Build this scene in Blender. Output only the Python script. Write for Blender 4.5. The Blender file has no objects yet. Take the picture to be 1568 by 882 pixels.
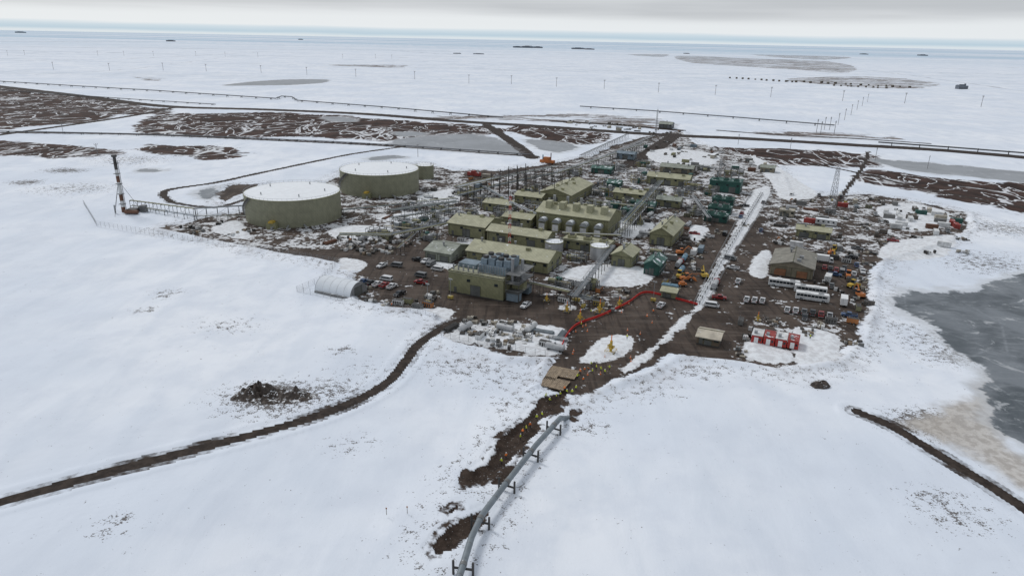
import bpy, math, random, bmesh
import numpy as np
from mathutils import Matrix, Vector
random.seed(11); np.random.seed(5)
scene=bpy.context.scene
# ------------------------------------------------------------------ camera
CH=95.0; FPX=1568*24/36.0
ROT=(Matrix.Rotation(math.radians(70.0),4,'X')@Matrix.Rotation(math.radians(1.15),4,'Z'))
cd=bpy.data.cameras.new('camera'); cam=bpy.data.objects.new('camera',cd); scene.collection.objects.link(cam)
cd.lens=24; cd.sensor_width=36; cd.clip_start=1; cd.clip_end=120000
cam.matrix_world=Matrix.Translation((0,0,CH))@ROT
scene.camera=cam
R3=ROT.to_3x3()
def G(px,py,z=0.0):
    """survey: ground position (metres) of a point sighted from the drone"""
    d=R3@Vector(((px-784)/FPX,(441-py)/FPX,-1))
    dz=min(d.z,-0.0022)
    t=(z-CH)/dz
    return Vector((d.x*t,d.y*t,z))
YAW=math.radians(-24.5)
AX=Vector((math.cos(YAW),math.sin(YAW),0)); AY=Vector((-math.sin(YAW),math.cos(YAW),0))
scene.view_settings.view_transform='Standard'; scene.view_settings.look='None'; scene.view_settings.exposure=0

# ------------------------------------------------------------------ node helper
class NT:
    def __init__(s,nt): s.nt=nt
    def n(s,t,**k):
        nd=s.nt.nodes.new(t)
        for a,b in k.items(): setattr(nd,a,b)
        return nd
    def put(s,sock,v):
        if isinstance(v,bpy.types.NodeSocket): s.nt.links.new(v,sock)
        elif isinstance(v,(tuple,list)):
            sock.default_value=tuple(v)+((1,) if len(v)==3 and sock.type=='RGBA' else ())
        else: sock.default_value=v
    def m(s,op,a,b=0.0,c=0.0,clamp=False):
        nd=s.n('ShaderNodeMath',operation=op,use_clamp=clamp)
        s.put(nd.inputs[0],a); s.put(nd.inputs[1],b)
        if len(nd.inputs)>2: s.put(nd.inputs[2],c)
        return nd.outputs[0]
    def noise(s,vec,scale,detail=4,rough=.55,dist=0.0):
        nd=s.n('ShaderNodeTexNoise'); s.put(nd.inputs['Vector'],vec)
        nd.inputs['Scale'].default_value=scale; nd.inputs['Detail'].default_value=detail
        nd.inputs['Roughness'].default_value=rough; nd.inputs['Distortion'].default_value=dist
        return nd.outputs['Fac']
    def ss(s,x,lo,hi,a=0.0,b=1.0):
        nd=s.n('ShaderNodeMapRange',interpolation_type='SMOOTHSTEP')
        s.put(nd.inputs[0],x); s.put(nd.inputs[1],lo); s.put(nd.inputs[2],hi); s.put(nd.inputs[3],a); s.put(nd.inputs[4],b)
        return nd.outputs[0]
    def mix(s,f,a,b,mode='MIX'):
        nd=s.n('ShaderNodeMix',data_type='RGBA',blend_type=mode)
        s.put(nd.inputs[0],f); s.put(nd.inputs[6],a); s.put(nd.inputs[7],b)
        return nd.outputs[2]
    def attr(s,name): 
        nd=s.n('ShaderNodeAttribute',attribute_name=name); return nd.outputs['Fac']
    def map(s,vec,scale=(1,1,1),rot=(0,0,0),loc=(0,0,0)):
        nd=s.n('ShaderNodeMapping'); s.put(nd.inputs[0],vec)
        nd.inputs['Scale'].default_value=scale; nd.inputs['Rotation'].default_value=rot; nd.inputs['Location'].default_value=loc
        return nd.outputs[0]
def newmat(name):
    m=bpy.data.materials.new(name); m.use_nodes=True
    nt=m.node_tree; b=nt.nodes['Principled BSDF']
    return m,NT(nt),b
MATS={}
SNOWC=(.76,.79,.82)
def mat(name,col,rough=.65,var=.22,scale=.35,snow=0.0,metal=0.0,streak=True,stripes=None,slope=(.45,.8)):
    m,t,b=newmat(name)
    P=t.n('ShaderNodeNewGeometry')
    pos=P.outputs['Position']
    n1=t.noise(pos,scale,4,.6)
    c=t.mix(t.ss(n1,.3,.7),tuple(x*(1-var) for x in col),tuple(min(1,x*(1+var)) for x in col))
    if streak:
        n2=t.noise(t.map(pos,(1.6,1.6,.12)),1.0,3,.6)
        c=t.mix(t.m('MULTIPLY',t.ss(n2,.52,.75),.45),c,tuple(x*.45+.02 for x in col))
    if stripes:
        tc=t.n('ShaderNodeTexCoord').outputs['Object']
        w=t.n('ShaderNodeTexWave',bands_direction=stripes); t.put(w.inputs['Vector'],tc); w.inputs['Scale'].default_value=.32
        c=t.mix(t.m('MULTIPLY',t.ss(w.outputs['Fac'],.0,.18,1,0),.22),c,tuple(x*.5 for x in col))
    if snow>0:
        sp=t.n('ShaderNodeSeparateXYZ'); t.put(sp.inputs[0],P.outputs['Normal'])
        up=t.ss(sp.outputs[2],slope[0],slope[1])
        n3=t.noise(pos,.45,5,.65)
        lo=.72-.5*snow
        c=t.mix(t.m('MULTIPLY',up,t.ss(n3,lo,lo+.07)),c,SNOWC)
    t.put(b.inputs['Base Color'],c)
    b.inputs['Roughness'].default_value=rough; b.inputs['Metallic'].default_value=metal
    MATS[name]=m; return m
OL=(.215,.212,.118)
mat('olive_wall',OL,stripes='DIAGONAL',var=.14); mat('olive_roof',(.35,.345,.235),snow=.17,streak=False,stripes='DIAGONAL',var=.14)
mat('olive_dark',(.09,.09,.05)); mat('olive_trim',(.28,.275,.165))
mat('green_wall',(.017,.080,.066)); mat('green_roof',(.05,.12,.10),snow=.33,streak=False)
mat('grey_roof',(.24,.26,.22),snow=.2,streak=False); mat('bluegrey',(.17,.22,.26),snow=.1)
mat('tan_wall',(.20,.175,.125)); mat('tan_roof',(.20,.19,.16),snow=.15,streak=False); mat('beige_roof',(.42,.38,.31),snow=.2,streak=False)
mat('white_paint',(.60,.61,.61),snow=.2); mat('white_clean',(.72,.73,.73),rough=.35,var=.06); mat('fabric_white',(.64,.68,.72),rough=.7,var=.04,streak=False)
mat('tank_wall',(.225,.225,.155),stripes='DIAGONAL',var=.10); mat('tank_top',(.76,.79,.82),var=.04,streak=False)
mat('steel',(.16,.165,.165),rough=.5,metal=.3,snow=.2); mat('steel_dark',(.05,.048,.046),snow=.15); mat('galv',(.30,.31,.32),rough=.45,metal=.4)
mat('pipe_grey',(.19,.22,.24),rough=.42,metal=.35,var=.12); mat('pipe_snow',(.30,.32,.33),snow=.6)
mat('rust',(.13,.06,.035)); mat('red',(.27,.04,.033),snow=.3); mat('red_clean',(.5,.02,.015),var=.1)
mat('orange',(.38,.15,.05),snow=.3); mat('yellow',(.38,.29,.07),snow=.25); mat('blue',(.05,.10,.17),snow=.3); mat('ltblue',(.14,.25,.33),snow=.25)
mat('ylw_strong',(.48,.33,.05),snow=.15); mat('org_strong',(.45,.15,.04),snow=.2)
mat('brown_grey',(.11,.095,.08),snow=.3); mat('mid_grey',(.17,.17,.165),snow=.35)
mat('black',(.02,.02,.02)); mat('tyre',(.018,.018,.018),rough=.9,streak=False); mat('glass',(.02,.028,.035),rough=.12,var=.05,streak=False)
mat('wood',(.22,.165,.11),var=.35,scale=1.5,snow=.18); mat('wood_dark',(.12,.09,.06),var=.3,snow=.1); mat('mat_timber',(.26,.20,.135),var=.3,scale=1.2)
mat('beige',(.36,.33,.27),snow=.3); mat('door_grey',(.10,.105,.10)); mat('door_orange',(.26,.12,.06)); mat('silver',(.42,.43,.44),rough=.35,metal=.3,var=.08)
mat('snow_cap',(.78,.81,.84),var=.05,streak=False,rough=.8)
mat('car_white',(.62,.63,.64),rough=.3,var=.06,streak=False); mat('car_grey',(.15,.155,.16),rough=.3,var=.08,streak=False)
mat('car_black',(.03,.03,.033),rough=.25,streak=False); mat('car_red',(.25,.025,.025),rough=.3,streak=False); mat('car_blue',(.04,.08,.17),rough=.3,streak=False)
mat('hivis_yellow',(.62,.72,.05),var=.1); mat('hivis_orange',(.8,.2,.03),var=.1); mat('trousers',(.03,.035,.05)); mat('skin',(.42,.25,.18),var=.05,streak=False)
mat('haze_dark',(.12,.125,.135),streak=False); mat('haze_plant',(.15,.17,.20),streak=False); mat('far_brown',(.10,.075,.06),snow=.2,streak=False); mat('haze_pole_wood',(.22,.215,.215))  # far plant, pipeline and pole tones paled: distance haze put into the colour
mat('soil',(.050,.037,.029),var=.5,scale=1.3,snow=.46,streak=False,slope=(.70,.92))

# ------------------------------------------------------------------ mesh builder
class MB:
    def __init__(s): s.v=[]; s.f=[]; s.m=[]; s.sm=[]
    def add(s,vs,fs,mt,M=None,smooth=False):
        o=len(s.v)
        for p in vs:
            p=Vector(p); 
            if M is not None: p=M@p
            s.v.append(tuple(p))
        for f in fs: s.f.append([i+o for i in f]); s.m.append(mt); s.sm.append(smooth)
    def box(s,x0,x1,y0,y1,z0,z1,mt,M=None):
        s.add([(x0,y0,z0),(x1,y0,z0),(x1,y1,z0),(x0,y1,z0),(x0,y0,z1),(x1,y0,z1),(x1,y1,z1),(x0,y1,z1)],
              [(0,3,2,1),(4,5,6,7),(0,1,5,4),(1,2,6,5),(2,3,7,6),(3,0,4,7)],mt,M)
    def prism(s,prof,y0,y1,mt,M=None,inset=0.0):
        n=len(prof)
        vs=[(x,y0,z) for x,z in prof]+[(x,y1,z) for x,z in prof]
        fs=[tuple(range(n)),tuple(range(2*n-1,n-1,-1))]+[(i,i+n,(i+1)%n+n,(i+1)%n) for i in range(n)]
        s.add(vs,fs,mt,M)
    def cyl(s,p,q,r,mt,n=8,r2=None,caps=True,M=None):
        p=Vector(p);q=Vector(q); r2=r if r2 is None else r2
        d=(q-p); 
        if d.length<1e-6: return
        d.normalize()
        u=d.orthogonal().normalized() if abs(d.z)<.999 else Vector((1,0,0)); w=d.cross(u)
        vs=[];
        for i in range(n):
            a=2*math.pi*i/n; e=u*math.cos(a)+w*math.sin(a); vs.append(p+e*r)
        for i in range(n):
            a=2*math.pi*i/n; e=u*math.cos(a)+w*math.sin(a); vs.append(q+e*r2)
        s.add(vs,[(i,(i+1)%n,(i+1)%n+n,i+n) for i in range(n)],mt,M,smooth=n>=8)
        if caps:
            s.add(vs,[tuple(range(n-1,-1,-1)),tuple(range(n,2*n))],mt,M)
    def dome(s,c,r,h,mt,n=24,k=4,jit=0):
        rn=random.Random(3)
        vs=[];fs=[]
        for j in range(k):
            a=j/k*math.pi/2
            for i in range(n):
                b=2*math.pi*i/n; q=1+rn.uniform(-jit,jit); vs.append((c[0]+q*r*math.cos(a)*math.cos(b),c[1]+q*r*math.cos(a)*math.sin(b),c[2]+q*h*math.sin(a)))
        vs.append((c[0],c[1],c[2]+h))
        for j in range(k-1):
            for i in range(n): fs.append((j*n+i,j*n+(i+1)%n,(j+1)*n+(i+1)%n,(j+1)*n+i))
        for i in range(n): fs.append(((k-1)*n+i,(k-1)*n+(i+1)%n,k*n))
        s.add(vs,fs,mt,None,jit==0)
    def mesh(s,name):
        me=bpy.data.meshes.new(name); me.from_pydata(s.v,[],s.f)
        names=[]
        for k in s.m:
            if k not in names: names.append(k); me.materials.append(MATS[k])
        idx={k:i for i,k in enumerate(names)}
        me.polygons.foreach_set('material_index',[idx[k] for k in s.m])
        me.polygons.foreach_set('use_smooth',s.sm)
        me.update(); return me
    def obj(s,name,parent=None,loc=(0,0,0),rz=0.0):
        o=bpy.data.objects.new(name,s.mesh(name)); scene.collection.objects.link(o)
        if parent is not None: o.parent=parent
        o.location=loc; o.rotation_euler=(0,0,rz); return o
def empty(name,loc,rz=0.0):
    e=bpy.data.objects.new(name,None); scene.collection.objects.link(e); e.location=loc; e.rotation_euler=(0,0,rz); e.empty_display_size=.5
    return e
def place(me,name,loc,rz=0.0,sc=1.0):
    o=bpy.data.objects.new(name,me); scene.collection.objects.link(o); o.location=loc; o.rotation_euler=(0,0,rz); o.scale=(sc,sc,sc); return o
def catmull(pts,k=6,closed=False):
    P=[np.array(p,float) for p in pts]; n=len(P); out=[]
    rng=range(n if closed else n-1)
    for i in rng:
        if closed: a,b,c,d=P[(i-1)%n],P[i],P[(i+1)%n],P[(i+2)%n]
        else: a,b,c,d=P[max(i-1,0)],P[i],P[i+1],P[min(i+2,n-1)]
        for j in range(k):
            t=j/k; out.append(.5*((2*b)+(-a+c)*t+(2*a-5*b+4*c-d)*t*t+(-a+3*b-3*c+d)*t**3))
    if not closed: out.append(P[-1])
    return out

# ------------------------------------------------------------------ ground
rad=np.concatenate([[.5,6,15,30,45],np.exp(np.arange(math.log(60),math.log(150),.006)),np.exp(np.arange(math.log(150),math.log(720),.0035)),np.exp(np.arange(math.log(720),math.log(70000),.006))])
ang=np.radians(np.concatenate([np.linspace(-180,-52,26)[:-1],np.linspace(-52,52,820),np.linspace(52,180,26)[1:-1]]))
NR,NA=len(rad),len(ang)
RR,AA=np.meshgrid(rad,ang,indexing='ij')
X=(RR*np.sin(AA)).ravel(); Y=(RR*np.cos(AA)-40).ravel()
def seglist(pts,closed):
    n=len(pts); return [(pts[i],pts[(i+1)%n]) for i in range(n if closed else n-1)]
def dist_field(pts,closed,margin):
    xs=[p[0] for p in pts]; ys=[p[1] for p in pts]
    idx=np.where((X>min(xs)-margin)&(X<max(xs)+margin)&(Y>min(ys)-margin)&(Y<max(ys)+margin))[0]
    x=X[idx];y=Y[idx]; d=np.full(len(idx),1e9); ins=np.zeros(len(idx),bool)
    for a,b in seglist(pts,closed):
        dx,dy=b[0]-a[0],b[1]-a[1]; L=dx*dx+dy*dy+1e-9
        t=np.clip(((x-a[0])*dx+(y-a[1])*dy)/L,0,1)
        d=np.minimum(d,(x-a[0]-t*dx)**2+(y-a[1]-t*dy)**2)
        if closed and abs(dy)>1e-9:
            c=((a[1]>y)!=(b[1]>y))&(x<dx*(y-a[1])/dy+a[0]); ins^=c
    d=np.sqrt(d); return idx,d,ins
def fill(field,pts,margin=60,smooth=False,grow=0):
    if smooth: pts=catmull(pts,5,True)
    w=[G(p[0],p[1]) for p in pts]
    idx,d,ins=dist_field(w,True,margin)
    s=np.where(ins,d,-d)+grow; s=np.clip(s,-margin,margin)
    field[idx]=np.maximum(field[idx],s)
def line(field,pts,hw,margin=40):
    w=[G(p[0],p[1]) for p in catmull(pts,5)]
    idx,d,_=dist_field(w,False,margin); field[idx]=np.maximum(field[idx],np.clip(hw-d,-margin,margin))
def new(v=-60.0): return np.full(len(X),v)
gravel=new(); road=new(-40); snowp=new(); tund=new(-120); ice=new(); shore=new(); far=new(-40); trench=new(-40)
PAD=[(245,350),(330,332),(385,322),(400,300),(500,280),(530,262),(640,250),(700,262),(770,262),(850,250),(905,240),(945,222),(1005,205),(1045,202),(1062,220),(1120,232),(1190,250),(1200,290),(1255,300),(1330,298),(1410,310),(1478,325),(1485,350),(1440,370),(1350,395),(1332,420),(1328,470),(1312,520),(1275,553),(1190,562),(1100,550),(1030,543),(985,570),(945,582),(890,606),(832,600),(842,572),(850,548),(780,546),(700,524),(672,514),(690,492),(655,474),(600,470),(550,460),(535,435),(552,413),(515,402),(400,382),(300,362)]
fill(gravel,PAD)
for p in [[(880,590),(858,628),(828,645),(835,655),(803,686),(778,714),(742,740),(705,745),(712,722),(740,705),(760,670),(798,640),(825,606)],
          [(760,778),(750,800),(704,840),(664,854),(653,835),(680,804),(715,783),(745,772)],[(678,780),(700,766),(710,775),(690,792)],[(876,629),(886,627),(884,641),(876,643)],
          [(745,735),(770,722),(788,713),(772,742),(745,744)],[(810,655),(826,643),(832,650),(815,672)]]: fill(trench,p,30)
fill(gravel,[(330,298),(350,285),(395,282),(392,292),(360,300),(345,310)],30)
for pts,hw in [([(-60,780),(0,769),(150,727),(300,688),(450,648),(530,620),(590,588),(622,552),(640,528),(680,500),(710,488)],2.5),
    ([(1312,630),(1370,655),(1440,698),(1510,740),(1600,800)],2.5),
    ([(262,310),(250,298),(262,290),(330,280),(385,268),(470,250),(540,236),(610,226)],2.6),
    ([(262,310),(330,318),(390,300)],2.0),
    ([(-60,126),(120,147),(250,163),(400,168),(560,175),(700,186),(830,194),(1000,206),(1150,213),(1300,222),(1450,231),(1640,248)],12),
    ([(960,255),(1000,230),(1035,206)],8),([(815,242),(790,222),(765,205),(745,192)],6),
    ([(-30,211),(120,190),(200,178),(262,166)],5),
    ([(-30,203),(200,206),(420,215),(600,224),(820,240)],4.2),
    ([(1180,240),(1300,262),(1420,290),(1568,318)],2.4),
    ([(1330,232),(1322,255),(1300,285),(1270,330)],1.8),
    ([(1100,200),(1180,206),(1300,212),(1420,220)],4),([(850,186),(950,192),(1040,200)],8)]: line(road,pts,hw)
for pts,hw in [([(-30,72),(400,76),(750,79),(1050,86),(1620,97)],22),([(380,103),(520,103),(640,100),(830,101)],6),([(-30,94),(200,90),(420,79)],9),([(930,97),(1100,95),(1300,105),(1568,140)],7),([(600,78),(700,84),(800,84)],14),([(-30,118),(180,108),(380,84),(480,78)],5),([(830,90),(1000,92),(1200,88),(1400,96)],10),([(0,64),(500,66),(900,76)],40)]: line(far,pts,hw,160)
for p in [[(675,515),(710,506),(800,498),(868,506),(858,542),(790,537),(720,527)],[(885,552),(925,518),(968,516),(960,540),(915,556)],
    [(950,566),(990,535),(1057,478),(1062,484),(1010,535),(965,572)],
    [(1064,467),(1098,400),(1128,345),(1155,292),(1182,292),(1150,345),(1115,400),(1080,467)],
    [(868,412),(925,405),(1000,415),(985,437),(920,438),(868,427)],[(940,338),(1000,340),(990,362),(945,362)],
    [(325,348),(360,338),(380,350),(378,366),(330,357)],[(525,395),(562,402),(550,415),(520,412)],[(1150,405),(1165,385),(1180,388),(1172,425),(1150,420)],
    [(1215,502),(1285,515),(1282,548),(1240,558),(1215,552)],[(1140,532),(1150,520),(1215,540),(1210,556),(1150,550)],[(1060,345),(1085,350),(1070,372),(1052,360)],[(715,408),(700,415),(650,402),(655,398)],
    [(500,355),(540,345),(600,350),(590,362),(530,368)],[(575,335),(640,325),(690,335),(650,345)],[(640,300),(700,290),(700,310),(660,318)],[(1150,240),(1200,262),(1250,300),(1200,305),(1180,280)],[(990,235),(1030,228),(1100,238),(1080,255),(1010,250)],
    [(1340,320),(1400,312),(1460,330),(1440,350),(1380,352)],[(650,478),(672,470),(700,478),(680,488)],[(1360,372),(1460,360),(1440,392),(1350,396)],[(780,515),(862,520),(858,543),(800,538)]]: fill(snowp,p,30,True)
for p in [[(-80,130),(100,147),(225,162),(255,172),(180,178),(90,192),(-80,196)],[(225,182),(330,172),(500,176),(640,188),(740,193),(775,207),(600,214),(430,212),(220,204)],
    [(1090,226),(1200,228),(1320,236),(1340,250),(1310,258),(1200,252),(1105,240)],[(1330,258),(1450,272),(1640,290),(1640,335),(1530,318),(1450,308),(1380,290),(1318,276)],
    [(-60,214),(100,220),(190,232),(120,240),(-60,234)],[(790,193),(880,198),(930,208),(905,222),(850,218),(800,208)],[(220,218),(370,232),(330,244),(230,236)]]: fill(tund,p,120,True)
tund2=new(-120)
for p in [[(1040,86),(1150,90),(1260,94),(1310,103),(1290,112),(1200,106),(1100,100),(1050,95)],[(1200,122),(1330,118),(1440,128),(1400,136),(1290,132)],[(960,84),(1020,84),(1010,88)],[(600,180),(900,176),(1020,186),(1010,196),(860,188)],[(1150,198),(1300,204),(1400,214),(1200,210)],[(500,100),(620,100),(600,104)],[(1150,84),(1300,88),(1250,92)],[(200,118),(260,120),(230,124)]]: fill(tund2,p,120,True)
for p in [[(595,218),(640,210),(720,206),(762,213),(800,232),(770,237),(700,232),(640,228)],[(806,214),(840,216),(885,224),(860,233),(825,228)],[(340,131),(420,123),(498,122),(490,128),(420,131)],
    [(1335,245),(1400,248),(1640,272),(1640,288),(1500,272),(1400,262)],[(1368,462),(1400,446),(1480,444),(1640,430),(1640,720),(1560,675),(1535,655),(1515,600),(1490,560),(1450,530),(1430,500)],[(605,203),(640,203),(650,207),(615,209)],[(495,180),(530,180),(545,186),(510,186)],
    [(1095,245),(1160,250),(1180,258),(1110,256)],[(305,290),(330,288),(340,300),(310,303)],[(210,259),(240,259),(245,263),(215,264)],[(560,242),(600,238),(620,241),(570,246)]]: fill(ice,p,60,True)
for p in [[(1390,645),(1440,625),(1500,606),(1530,640),(1560,690),(1640,720),(1640,810),(1560,748),(1470,690),(1410,668)],[(1495,540),(1540,550),(1560,600),(1530,640),(1505,600)]]: fill(shore,p,60,True)
ps=np.zeros(len(X))
for p,v in [([(240,350),(400,290),(640,240),(720,262),(720,330),(600,380),(400,385)],.58),([(640,300),(860,250),(1010,260),(1060,330),(1010,440),(860,440),(700,400),(640,370)],.55),
    ([(860,250),(1040,200),(1200,245),(1180,330),(1080,345),(1000,300)],.65),([(1150,290),(1330,290),(1490,320),(1480,360),(1330,400),(1180,380)],.52),([(1130,490),(1300,480),(1310,540),(1200,565),(1130,550)],.5),
    ([(650,480),(880,500),(860,550),(700,525)],.75),([(830,430),(960,430),(930,480),(850,480)],.4),([(1310,370),(1350,400),(1310,520),(1290,480)],.5),([(530,400),(600,460),(680,470),(660,480),(550,462)],.5),([(1100,380),(1330,370),(1310,480),(1100,480)],.12),([(560,380),(700,400),(690,460),(560,440)],.10),([(850,460),(1060,470),(980,560),(860,560)],.10)]:
    f=new(); fill(f,p,60); w=np.clip(f/12+.5,0,1); ps=np.maximum(ps,v*w)
def vnoise(x,y,s,seed):
    rs=np.random.RandomState(seed); T=rs.rand(256,256)
    x=x/s;y=y/s; xi=np.floor(x).astype(int);yi=np.floor(y).astype(int); fx=x-xi;fy=y-yi
    fx=fx*fx*(3-2*fx);fy=fy*fy*(3-2*fy)
    a=T[xi%256,yi%256];b=T[(xi+1)%256,yi%256];c=T[xi%256,(yi+1)%256];d=T[(xi+1)%256,(yi+1)%256]
    return (a*(1-fx)+b*fx)*(1-fy)+(c*(1-fx)+d*fx)*fy-.5
occ=np.maximum(np.maximum(gravel,road),trench)
away=np.clip((-occ-2)/12,0,1)*np.clip((-ice)/6,0,1)
rr=RR.ravel()
Z=away*(1.9*vnoise(X,Y,42,1)+.6*vnoise(X,Y,15,2)+.14*vnoise(X,Y,4,3))*np.clip(2500/np.maximum(rr,1),0,1)
berm=np.exp(-((gravel+2.5)/1.8)**2)*(.5+1.4*np.clip(vnoise(X,Y,9,4)+.3,0,1)); Z+=berm*(road<-3)*(trench<-3)
Z+=np.exp(-((road+1.6)/1.0)**2)*.35*(gravel<-4)*(rr<500)
Z+=-.25*np.clip(ice/3,0,1)
Z+=-1.0*np.clip((trench+.5)/2.5,0,1)
sp=np.clip(snowp/3,0,1)*(gravel>0)*(.25+.5*np.clip(vnoise(X,Y,5,6)+.3,0,1)); Z+=sp
MC=G(420,610); mdx=(X-MC.x); mdy=(Y-MC.y); dm=np.hypot(mdx/1.5,mdy); mound=np.exp(-(dm/8)**2)
Z+=mound*.8
scr=np.clip(1.3-dm/12.5,0,1.0)
for q,r,k in [((258,452),7,.6),((222,478),5,.6),((525,540),5,.6),((1470,790),9,.55),((1435,765),7,.6),((1070,570),9,.6),((1255,588),3,1.2),((780,580),10,.5),((900,655),6,.6),((100,262),14,.9),((40,280),12,.9),((180,806),5,.5),((540,680),6,.5),((350,500),10,.5),((705,560),14,.55),((1430,520),14,.6),((1460,545),12,.7),((500,600),12,.7),((1000,600),9,.5),((780,615),8,.5),((1380,500),8,.6),((1540,350),25,.7),((1510,400),25,.6),((120,290),25,.6),((560,570),12,.4),((1420,650),10,1.0),((540,340),10,.5),((200,245),30,.6),((300,225),20,.6)]:
    g=G(*q); dd=np.hypot((X-g.x)/1.4,Y-g.y); scr=np.maximum(scr,k*np.clip(1.3-dd/r,0,1))
edge=np.exp(-((gravel+6)/7)**2)*.42
scr=np.maximum(scr,edge); scr=np.maximum(scr,np.exp(-((trench+3)/4)**2)*.45)
verts=np.stack([X,Y,Z],1).astype(np.float32)
i=np.arange(NR-1)[:,None]; j=np.arange(NA)[None,:]; jn=(j+1)%NA
quads=np.stack([i*NA+j,(i+1)*NA+j,(i+1)*NA+jn,i*NA+jn],-1).reshape(-1,4)[:,::-1]
me=bpy.data.meshes.new('ground')
nv=len(verts); nq=len(quads)
me.vertices.add(nv); me.vertices.foreach_set('co',verts.ravel())
me.loops.add(nq*4); me.loops.foreach_set('vertex_index',quads.ravel().astype(np.int32))
me.polygons.add(nq); me.polygons.foreach_set('loop_start',(np.arange(nq)*4).astype(np.int32)); me.polygons.foreach_set('loop_total',np.full(nq,4,np.int32))
me.update(calc_edges=True); me.polygons.foreach_set('use_smooth',np.ones(nq,bool))
for nm,f in [('gravel',gravel),('road',road),('trench',trench),('snowp',snowp),('tund',tund),('tund2',tund2),('ice',ice),('shore',shore),('psnow',ps),('scrub',scr),('far',far)]:
    a=me.attributes.new(nm,'FLOAT','POINT'); a.data.foreach_set('value',f.astype(np.float32))
ground=bpy.data.objects.new('ground',me); scene.collection.objects.link(ground)
m,t,b=newmat('ground_snow_gravel_ice')
geo=t.n('ShaderNodeNewGeometry'); P=geo.outputs['Position']
nb=t.noise(P,.012,4,.5); nm_=t.noise(P,.07,5,.6); ns=t.noise(P,.45,5,.6); nf=t.noise(P,2.2,4,.65)
wind=t.noise(t.map(P,(.4,.13,1),(0,0,math.radians(-35))),.22,5,.55,.3)
c5=lambda x,k: t.m('MULTIPLY',t.m('SUBTRACT',x,.5),k)
add=lambda a,b_: t.m('ADD',a,b_)
mul=lambda a,b_: t.m('MULTIPLY',a,b_)
snow=t.mix(t.ss(nb,.35,.65),(.68,.735,.815),(.79,.825,.875))
snow=t.mix(mul(t.ss(nm_,.42,.66),.55),snow,(.64,.69,.77))
snow=t.mix(mul(t.ss(wind,.45,.68),.36),snow,(.585,.645,.73))
sc=t.attr('scrub')
# dirt blown off the pad onto the nearby snow
dst=mul(t.ss(t.attr('gravel'),-16,0),t.ss(add(mul(nm_,.6),mul(ns,.4)),.44,.62)); snow=t.mix(mul(dst,.45),snow,(.40,.385,.375))
spk=add(add(mul(nf,.5),mul(ns,.5)),mul(sc,.20))
snow=t.mix(mul(t.ss(spk,.620,.68),.88),snow,(.075,.06,.048))
rare=mul(t.ss(nm_,.60,.72),t.ss(nf,.66,.72)); snow=t.mix(mul(rare,.6),snow,(.25,.22,.19))
col=snow
def tundra(col,at,amp,dark,light,base,stk,brk=None):
    msk=t.ss(add(add(t.attr(at),c5(nb,amp)),c5(nm_,amp*.6)),-2,3)
    if brk: msk=mul(msk,t.ss(t.noise(t.map(P,(.006,.03,1)),1.0,5,.6),.40,.56))
    wn=t.noise(t.map(P,(1,.6,1)),.026,4,.5,1.5)
    st=t.ss(t.m('ABSOLUTE',t.m('SUBTRACT',wn,.5)),.008,.015,1,0)
    wn2=t.noise(t.map(P,(1,.5,1)),.015,4,.5,.9); st2=t.ss(t.m('ABSOLUTE',t.m('SUBTRACT',wn2,.46)),.004,.010,1,0)
    st=t.m('MAXIMUM',st,st2)
    pat=t.ss(t.noise(t.map(P,(1,.5,1)),.02,5,.65),.62,.66)
    st=t.m('MAXIMUM',st,mul(pat,base))
    dc=t.mix(t.ss(nm_,.38,.62),dark,light)
    tcol=t.mix(mul(st,stk),dc,(.68,.70,.73))
    return t.mix(msk,col,tcol)
col=tundra(col,'tund',55,(.022,.012,.009),(.058,.031,.023),.8,.88)
col=tundra(col,'tund2',60,(.13,.115,.11),(.20,.175,.165),.9,.6,True)
col=t.mix(mul(t.ss(add(t.attr('far'),c5(nb,16)),-1,8),.75),col,(.27,.29,.33))  # far roads in pale blue-grey, distance haze painted into their colour
col=t.mix(mul(t.ss(add(t.attr('shore'),c5(nm_,22)),-3,4),.9),col,t.mix(t.ss(ns,.4,.6),(.36,.33,.295),(.52,.495,.46)))
# slushy rim around the ponds
rim=mul(t.ss(add(t.attr('ice'),c5(nm_,26)),-7,-1),.6); col=t.mix(rim,col,(.50,.52,.54))
im=t.ss(add(add(t.attr('ice'),c5(nm_,20)),c5(ns,5)),-.5,1.5)
icec=t.mix(t.ss(t.noise(P,.03,5,.6,.5),.40,.60),(.065,.080,.092),(.165,.185,.205))
icec=t.mix(mul(t.ss(t.noise(t.map(P,(.5,1.4,1),(0,0,.4)),.25,5,.65,.6),.50,.66),.5),icec,(.23,.25,.27))
crk=t.n('ShaderNodeTexVoronoi',feature='DISTANCE_TO_EDGE'); t.put(crk.inputs['Vector'],t.map(P,(1,.6,1))); crk.inputs['Scale'].default_value=.035
icec=t.mix(mul(mul(t.ss(crk.outputs['Distance'],.0,.02,1,0),t.ss(ns,.4,.6)),.25),icec,(.4,.43,.46))
icec=t.mix(mul(t.ss(t.noise(P,.07,6,.7,.8),.58,.65),.7),icec,(.46,.48,.50))
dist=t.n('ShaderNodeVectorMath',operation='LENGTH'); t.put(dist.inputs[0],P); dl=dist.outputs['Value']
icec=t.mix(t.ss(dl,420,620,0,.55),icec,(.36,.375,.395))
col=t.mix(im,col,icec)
trk=t.noise(t.map(P,(1,.07,1),(0,0,-YAW)),.55,4,.6,.3)
trk2=t.noise(t.map(P,(.09,1,1),(0,0,-YAW+.3)),.5,4,.6,.5)
gc=t.mix(t.ss(nm_,.35,.65),(.040,.029,.023),(.088,.067,.054))
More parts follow.
